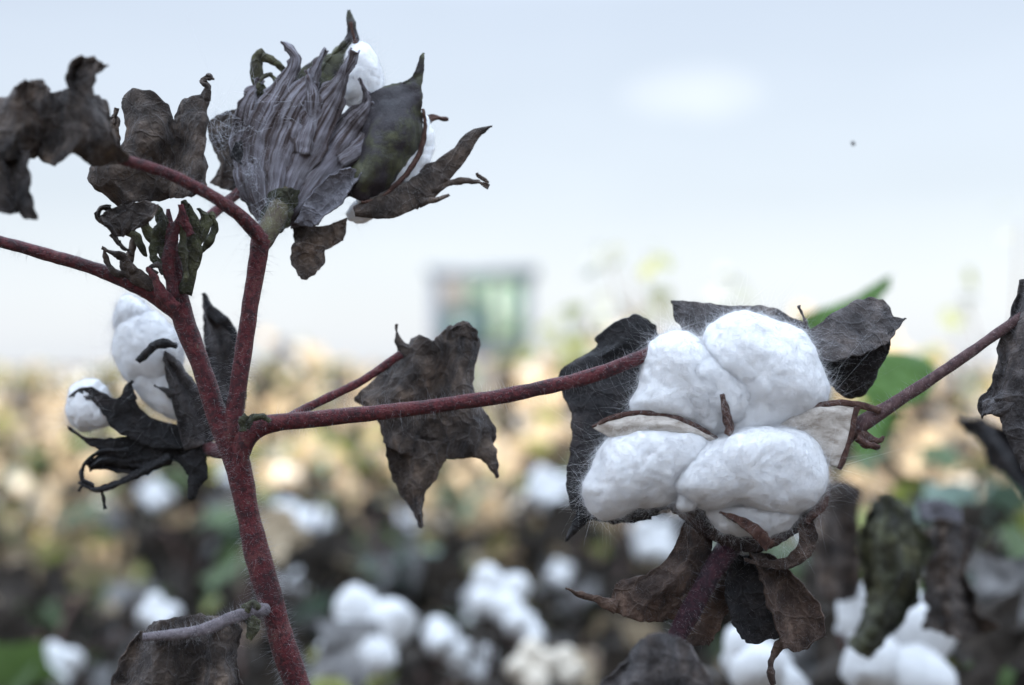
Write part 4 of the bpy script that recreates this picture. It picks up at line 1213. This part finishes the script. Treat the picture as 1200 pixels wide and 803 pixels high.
# ---- far crop: one mass to the horizon
def far_crop():
    rng = np.random.default_rng(9)
    protos = []
    for k in range(4):
        mb = MB()
        main, br = plant_layout(rng, .8, .22, 8)
        n = 60
        pts = np.array([b[rng.integers(2, 8)] for b in [br[rng.integers(len(br))] for _ in range(n)]]) + rng.normal(size=(n, 3)) * .05
        mats = rng.choice(6, n, p=[.18, .40, .12, .08, .14, .08])
        leaf_batch(mb, pts, .1 * (.6 + .7 * rng.random(n)), rng.random(n) * 6.3, .6 + rng.random(n), .4 + .6 * rng.random(n), mats, rng, LT_FAR)
        lm = lint_mesh(90 + k, True)
        Vb = np.concatenate(lm.v)
        Qb = np.concatenate([f for f, s in lm.f])
        for b in br[1::3]:
            mb.add(Vb * 1.0 + b[-1], Qb, slot=6)
        protos.append(mb)
    big = MB()
    y = 7.8
    while y < 75:
        half = .42 * y + 1.5
        step = .4 + .022 * y
        xs = np.arange(-half, half, step)
        for x in xs + rng.random(len(xs)) * step * .8:
            mb = protos[rng.integers(4)]
            a, s = rng.random() * 6.3, .78 + .4 * rng.random() + (.22 if rng.random() < .2 else 0)
            Rm = np.array([[math.cos(a), -math.sin(a), 0], [math.sin(a), math.cos(a), 0], [0, 0, 1]]) * s
            V = np.concatenate(mb.v) @ Rm.T + np.array([x, y + rng.normal() * .1, 0])
            n0 = big.n
            big.v.append(V)
            big.uv.append(np.zeros((len(V), 2)))
            for f, sl in mb.f:
                big.f.append((f + n0, sl))
            big.n += len(V)
        y += .6 + .04 * y
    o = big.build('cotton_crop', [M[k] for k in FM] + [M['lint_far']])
    tag(o, 'far part of the cotton field, tan and pale green, out to the horizon', 'crop', None, 'stuff')


far_crop()

# =================================================================== GROUND, BUILDING, ADDED SUN BLOCKER, BIRD
gm = organic('field_soil', [(.3, (.05, .036, .026)), (.6, (.11, .083, .06)), (.8, (.2, .16, .11))], 3, 1, 0, .6, 30, spec=.1)
mb = MB()
xs = np.concatenate([[-3000, -600, -120, -40], np.linspace(-14, 14, 57), [40, 120, 600, 3000]])
ys = np.concatenate([[-120, -40], np.linspace(-6, 22, 57), [40, 80, 200, 700, 3000]])
gx, gy = np.meshgrid(xs, ys)
gz = .025 * np.sin(gx * 2 * PI / .95) * (np.abs(gx) < 13) * (np.abs(gy - 8) < 13) - .03
G = np.stack([gx, gy, gz], -1)
mb.add(G.reshape(-1, 3), quads_grid(len(ys), len(xs)))
g = mb.build('ground', gm)
tag(g, kind='structure')


def box(mb, a, b, slot=0):
    x0, y0, z0 = a
    x1, y1, z1 = b
    V = [(x0, y0, z0), (x1, y0, z0), (x1, y1, z0), (x0, y1, z0), (x0, y0, z1), (x1, y0, z1), (x1, y1, z1), (x0, y1, z1)]
    Q = [(0, 3, 2, 1), (4, 5, 6, 7), (0, 1, 5, 4), (1, 2, 6, 5), (2, 3, 7, 6), (3, 0, 4, 7)]
    return mb.add(np.array(V, float), np.array(Q), slot=slot)


def plain(name, c, rough=.7, metal=0):
    m, t, b = nt(name)
    n = noise_node(t, 1.5, 5)
    r = ramp(t, n, 'Fac', [(.3, tuple(x * .85 for x in c)), (.7, c)])
    lk(t, r, 'Color', b, 'Base Color')
    b.inputs['Roughness'].default_value = rough
    b.inputs['Metallic'].default_value = metal
    return m


M['wall'] = plain('blue_grey_render', (.09, .11, .15))
M['roof'] = plain('grey_roof_metal', (.13, .16, .21), .5)
M['beige'] = plain('beige_boards', (.17, .17, .17))
M['gglass'] = plain('green_tinted_glass', (.13, .2, .16), .15)
M['pglass'] = plain('pale_green_glass', (.22, .3, .24), .15)
M['dark'] = plain('dark_teal_panel', (.05, .085, .09), .4)
Y0 = 60.0
zx = lambda px: (px - 600) / F * Y0
zz = lambda py: CZ - (py - HY) / F * Y0
bd = empty('building', (zx(565), Y0 + 2, 0), 'small square blue-grey building with green glass front standing far behind the field', 'building')
mb = MB()
box(mb, (zx(504), Y0 - .1, 0), (zx(516), Y0 + 4, zz(322)))
box(mb, (zx(617), Y0, 0), (zx(623), Y0 + 4, zz(322)))
box(mb, (zx(516), Y0 + .25, 0), (zx(617), Y0 + 4, zz(323)))
mb.build('wall', M['wall'], bd)
box(MB(), (zx(500), Y0 - .3, zz(322) + .003), (zx(630), Y0 + 4.3, zz(313))).build('roof', M['roof'], bd)
box(MB(), (zx(517), Y0 + .1, zz(363)), (zx(546), Y0 + .247, zz(324))).build('boarded_panel', M['beige'], bd)
box(MB(), (zx(517), Y0 + .1, zz(405)), (zx(575), Y0 + .247, zz(364))).build('door_panel', M['dark'], bd)
for (a, b, c, d, mt) in ((547.5, 574, 324, 362.5, 'gglass'), (576, 595, 324, 405, 'pglass'), (597, 616, 324, 405, 'gglass')):
    w = box(MB(), (zx(a), Y0 + .08, zz(d)), (zx(b), Y0 + .247, zz(c))).build('window', M[mt], bd)
    fm = MB()
    t = .05
    box(fm, (zx(a), Y0 + .03, zz(c) - t), (zx(b), Y0 + .077, zz(c)))
    box(fm, (zx(a), Y0 + .03, zz(d)), (zx(b), Y0 + .077, zz(d) + t))
    box(fm, (zx(a), Y0 + .03, zz(d) + t), (zx(a) + t, Y0 + .077, zz(c) - t))
    box(fm, (zx(b) - t, Y0 + .03, zz(d) + t), (zx(b), Y0 + .077, zz(c) - t))
    box(fm, (zx(a) + t, Y0 + .03, (zz(c) + zz(d)) / 2 - .025), (zx(b) - t, Y0 + .077, (zz(c) + zz(d)) / 2 + .025))
    fo = fm.build('window_frame', M['wall'], bd)
    fo.parent = w

# unseen building, added behind the viewer to keep the near plants in shade
BX, BY, BH = 40.0, -14.0, 4.95
bn = empty('sun_blocker', (0, BY - 4, 0), 'long unseen building added behind the viewer to shade the near plants', 'sun_blocker')
M['sun_blocker'] = organic('weathered_boards', [(.3, (.10, .08, .065)), (.7, (.2, .165, .13))], 4, .9, 0, .3, 20, stretch=(6, 6, .4))
box(MB(), (-BX, BY - 8, 0), (BX, BY, BH)).build('wall', M['sun_blocker'], bn)
mb = MB()
pr = np.array([(BY + .5, BH - .1), (BY - 4, BH + 1.2), (BY - 8.5, BH - .1), (BY - 8.5, BH + .1), (BY - 4, BH + 1.4), (BY + .5, BH + .1)])
V = np.array([(sx * (BX + .5), a, b) for sx in (-1, 1) for a, b in pr])
Q = [(i, (i + 1) % 6, (i + 1) % 6 + 6, i + 6) for i in range(6)] + [(0, 5, 4, 1), (1, 4, 3, 2), (6, 7, 10, 11), (7, 8, 9, 10)]
mb.add(V, np.array(Q)).build('roof', M['roof'], bn)
box(MB(), (-2, BY + .004, .02), (2, BY + .06, 3.0)).build('door', M['fg_stem'], bn)

# the gnat hanging in the air, upper right
bp = P(1000, 170, .6)
bi = empty('insect', bp, 'tiny dark insect hovering in the pale sky at upper right', 'insect')
mb = MB()
C = cr(np.array([[-.0010, 0, 0], [-.0005, 0, .0001], [0, 0, .0002], [.0004, 0, .0003], [.0007, 0, .0003], [.0009, 0, .0002]]), 16)
V, q, t = tube_geo(C + bp, np.interp(np.linspace(0, 1, 16), [0, .2, .5, .7, .85, 1], [.0001, .0004, .0005, .0003, .0004, .0001]), 10, 0)
mb.add(V, q, t)
mb.build('body', M['leaf_black'], bi)
for sg in (-1, 1):
    rows = [[(-.0003, sg * .0003, .0005), (.0003, sg * .0003, .0005)], [(-.0009, sg * .0010, .0011), (.0002, sg * .0010, .0011)], [(-.0010, sg * .0017, .0014), (-.0004, sg * .0017, .0014)]]
    g = cr(np.array([cr(np.array(r_), 5) for r_ in rows]), 9)
    wb = MB()
    slab(wb, g.reshape(-1, 3) + bp, quads_grid(9, 5), np.zeros((45, 2)), 5, 9, .00003, 0)
    wb.build('wing', M['leaf_grey'], bi)

# =================================================================== LIGHT
SUN_EL, SUN_AZ = R(14), R(200)             # azimuth clockwise from +Y: behind the viewer, a little left
sd = Vector((math.sin(SUN_AZ) * math.cos(SUN_EL), math.cos(SUN_AZ) * math.cos(SUN_EL), math.sin(SUN_EL)))
sun_d = bpy.data.lights.new('sun', 'SUN')
sun_d.energy = 4.6
sun_d.angle = R(.53)
sun_d.color = (1, .92, .8)
sun = bpy.data.objects.new('sun', sun_d)
COL.objects.link(sun)
sun.rotation_euler = sd.to_track_quat('Z', 'Y').to_euler()

VEIL = [(0, (.315, .333, .362)), (.06, (.295, .314, .344)), (.12, (.246, .270, .308)), (.25, (.22, .25, .30)), (.42, (.68, .80, .98)), (1, (1.2, 1.42, 1.74))]
W = bpy.data.worlds.new('World')
S.world = W
W.use_nodes = True
t = W.node_tree
bg = t.nodes['Background']
sky = t.nodes.new('ShaderNodeTexSky')
sky.sky_type = 'NISHITA'
sky.sun_disc = False
sky.sun_elevation = SUN_EL
sky.sun_rotation = SUN_AZ
sky.air_density = 1.0
sky.dust_density = 1.5
sky.ozone_density = 1.0
hs = t.nodes.new('ShaderNodeHueSaturation')
hs.inputs['Saturation'].default_value = .55
lk(t, sky, 'Color', hs, 'Color')
# thin veil of cloud, with one brighter soft patch
tc = t.nodes.new('ShaderNodeTexCoord')
mp = t.nodes.new('ShaderNodeMapping')
mp.inputs['Scale'].default_value = (2.2, 2.2, 7)
lk(t, tc, 'Generated', mp, 'Vector')
cn = t.nodes.new('ShaderNodeTexNoise')
cn.inputs['Scale'].default_value = 1.6
cn.inputs['Detail'].default_value = 5
lk(t, mp, 'Vector', cn, 'Vector')
# a high bright overcast veil (brighter overhead than at the horizon) over the blue
sx = t.nodes.new('ShaderNodeSeparateXYZ')
lk(t, tc, 'Generated', sx, 'Vector')
veil = ramp(t, sx, 'Z', VEIL)
crp = ramp(t, cn, 'Fac', [(.42, (.98, .98, .98)), (.72, (1.06, 1.055, 1.05))])
mul = t.nodes.new('ShaderNodeMix')
mul.data_type, mul.blend_type = 'RGBA', 'MULTIPLY'
mul.inputs[0].default_value = 1
lk(t, veil, 'Color', mul, 6)
lk(t, crp, 'Color', mul, 7)
# one small bright cloud low on the right
nrm = t.nodes.new('ShaderNodeVectorMath')
nrm.operation = 'NORMALIZE'
lk(t, tc, 'Generated', nrm, 0)
cd = Vector(P(818, 112, 1) - np.array([0, 0, CZ])).normalized()
sub = t.nodes.new('ShaderNodeVectorMath')
sub.operation = 'SUBTRACT'
sub.inputs[1].default_value = cd
lk(t, nrm, 'Vector', sub, 0)
sc = t.nodes.new('ShaderNodeVectorMath')
sc.operation = 'MULTIPLY'
sc.inputs[1].default_value = (18, 18, 44)
lk(t, sub, 'Vector', sc, 0)
wob = t.nodes.new('ShaderNodeVectorMath')
wob.operation = 'ADD'
wn = t.nodes.new('ShaderNodeTexNoise')
wn.inputs['Scale'].default_value = 14
lk(t, tc, 'Generated', wn, 'Vector')
lk(t, sc, 'Vector', wob, 0)
lk(t, wn, 'Color', wob, 1)
off = t.nodes.new('ShaderNodeVectorMath')
off.operation = 'SUBTRACT'
off.inputs[1].default_value = (.5, .5, .5)
lk(t, wob, 'Vector', off, 0)
ln = t.nodes.new('ShaderNodeVectorMath')
ln.operation = 'LENGTH'
lk(t, off, 'Vector', ln, 0)
cl = ramp(t, ln, 'Value', [(0, (.07, .065, .05)), (.6, (.04, .037, .03)), (1, (0, 0, 0))])
cl.color_ramp.interpolation = 'EASE'
ad1 = t.nodes.new('ShaderNodeMix')
ad1.data_type, ad1.blend_type = 'RGBA', 'ADD'
ad1.inputs[0].default_value = 1
lk(t, mul, 2, ad1, 6)
lk(t, cl, 'Color', ad1, 7)
scale = t.nodes.new('ShaderNodeVectorMath')
scale.operation = 'SCALE'
scale.inputs['Scale'].default_value = 12
lk(t, ad1, 2, scale, 0)
mx = t.nodes.new('ShaderNodeMix')
mx.data_type, mx.blend_type = 'RGBA', 'MIX'
mx.inputs[0].default_value = .8
lk(t, hs, 'Color', mx, 6)
lk(t, scale, 'Vector', mx, 7)
lk(t, mx, 2, bg, 'Color')
bg.inputs['Strength'].default_value = .1

# =================================================================== OUTPUT
S.view_settings.view_transform = 'Standard'
S.view_settings.look = 'None'
S.view_settings.gamma = 1
S.view_settings.exposure = 1.27
S.view_settings.use_curve_mapping = False
S.cycles.use_denoising = True
try:
    S.cycles.denoiser = 'OPENIMAGEDENOISE'
except Exception:
    pass
S.cycles.max_bounces = 6
S.cycles.diffuse_bounces = 3
S.cycles.transmission_bounces = 3
S.cycles.caustics_reflective = False
S.cycles.caustics_refractive = False
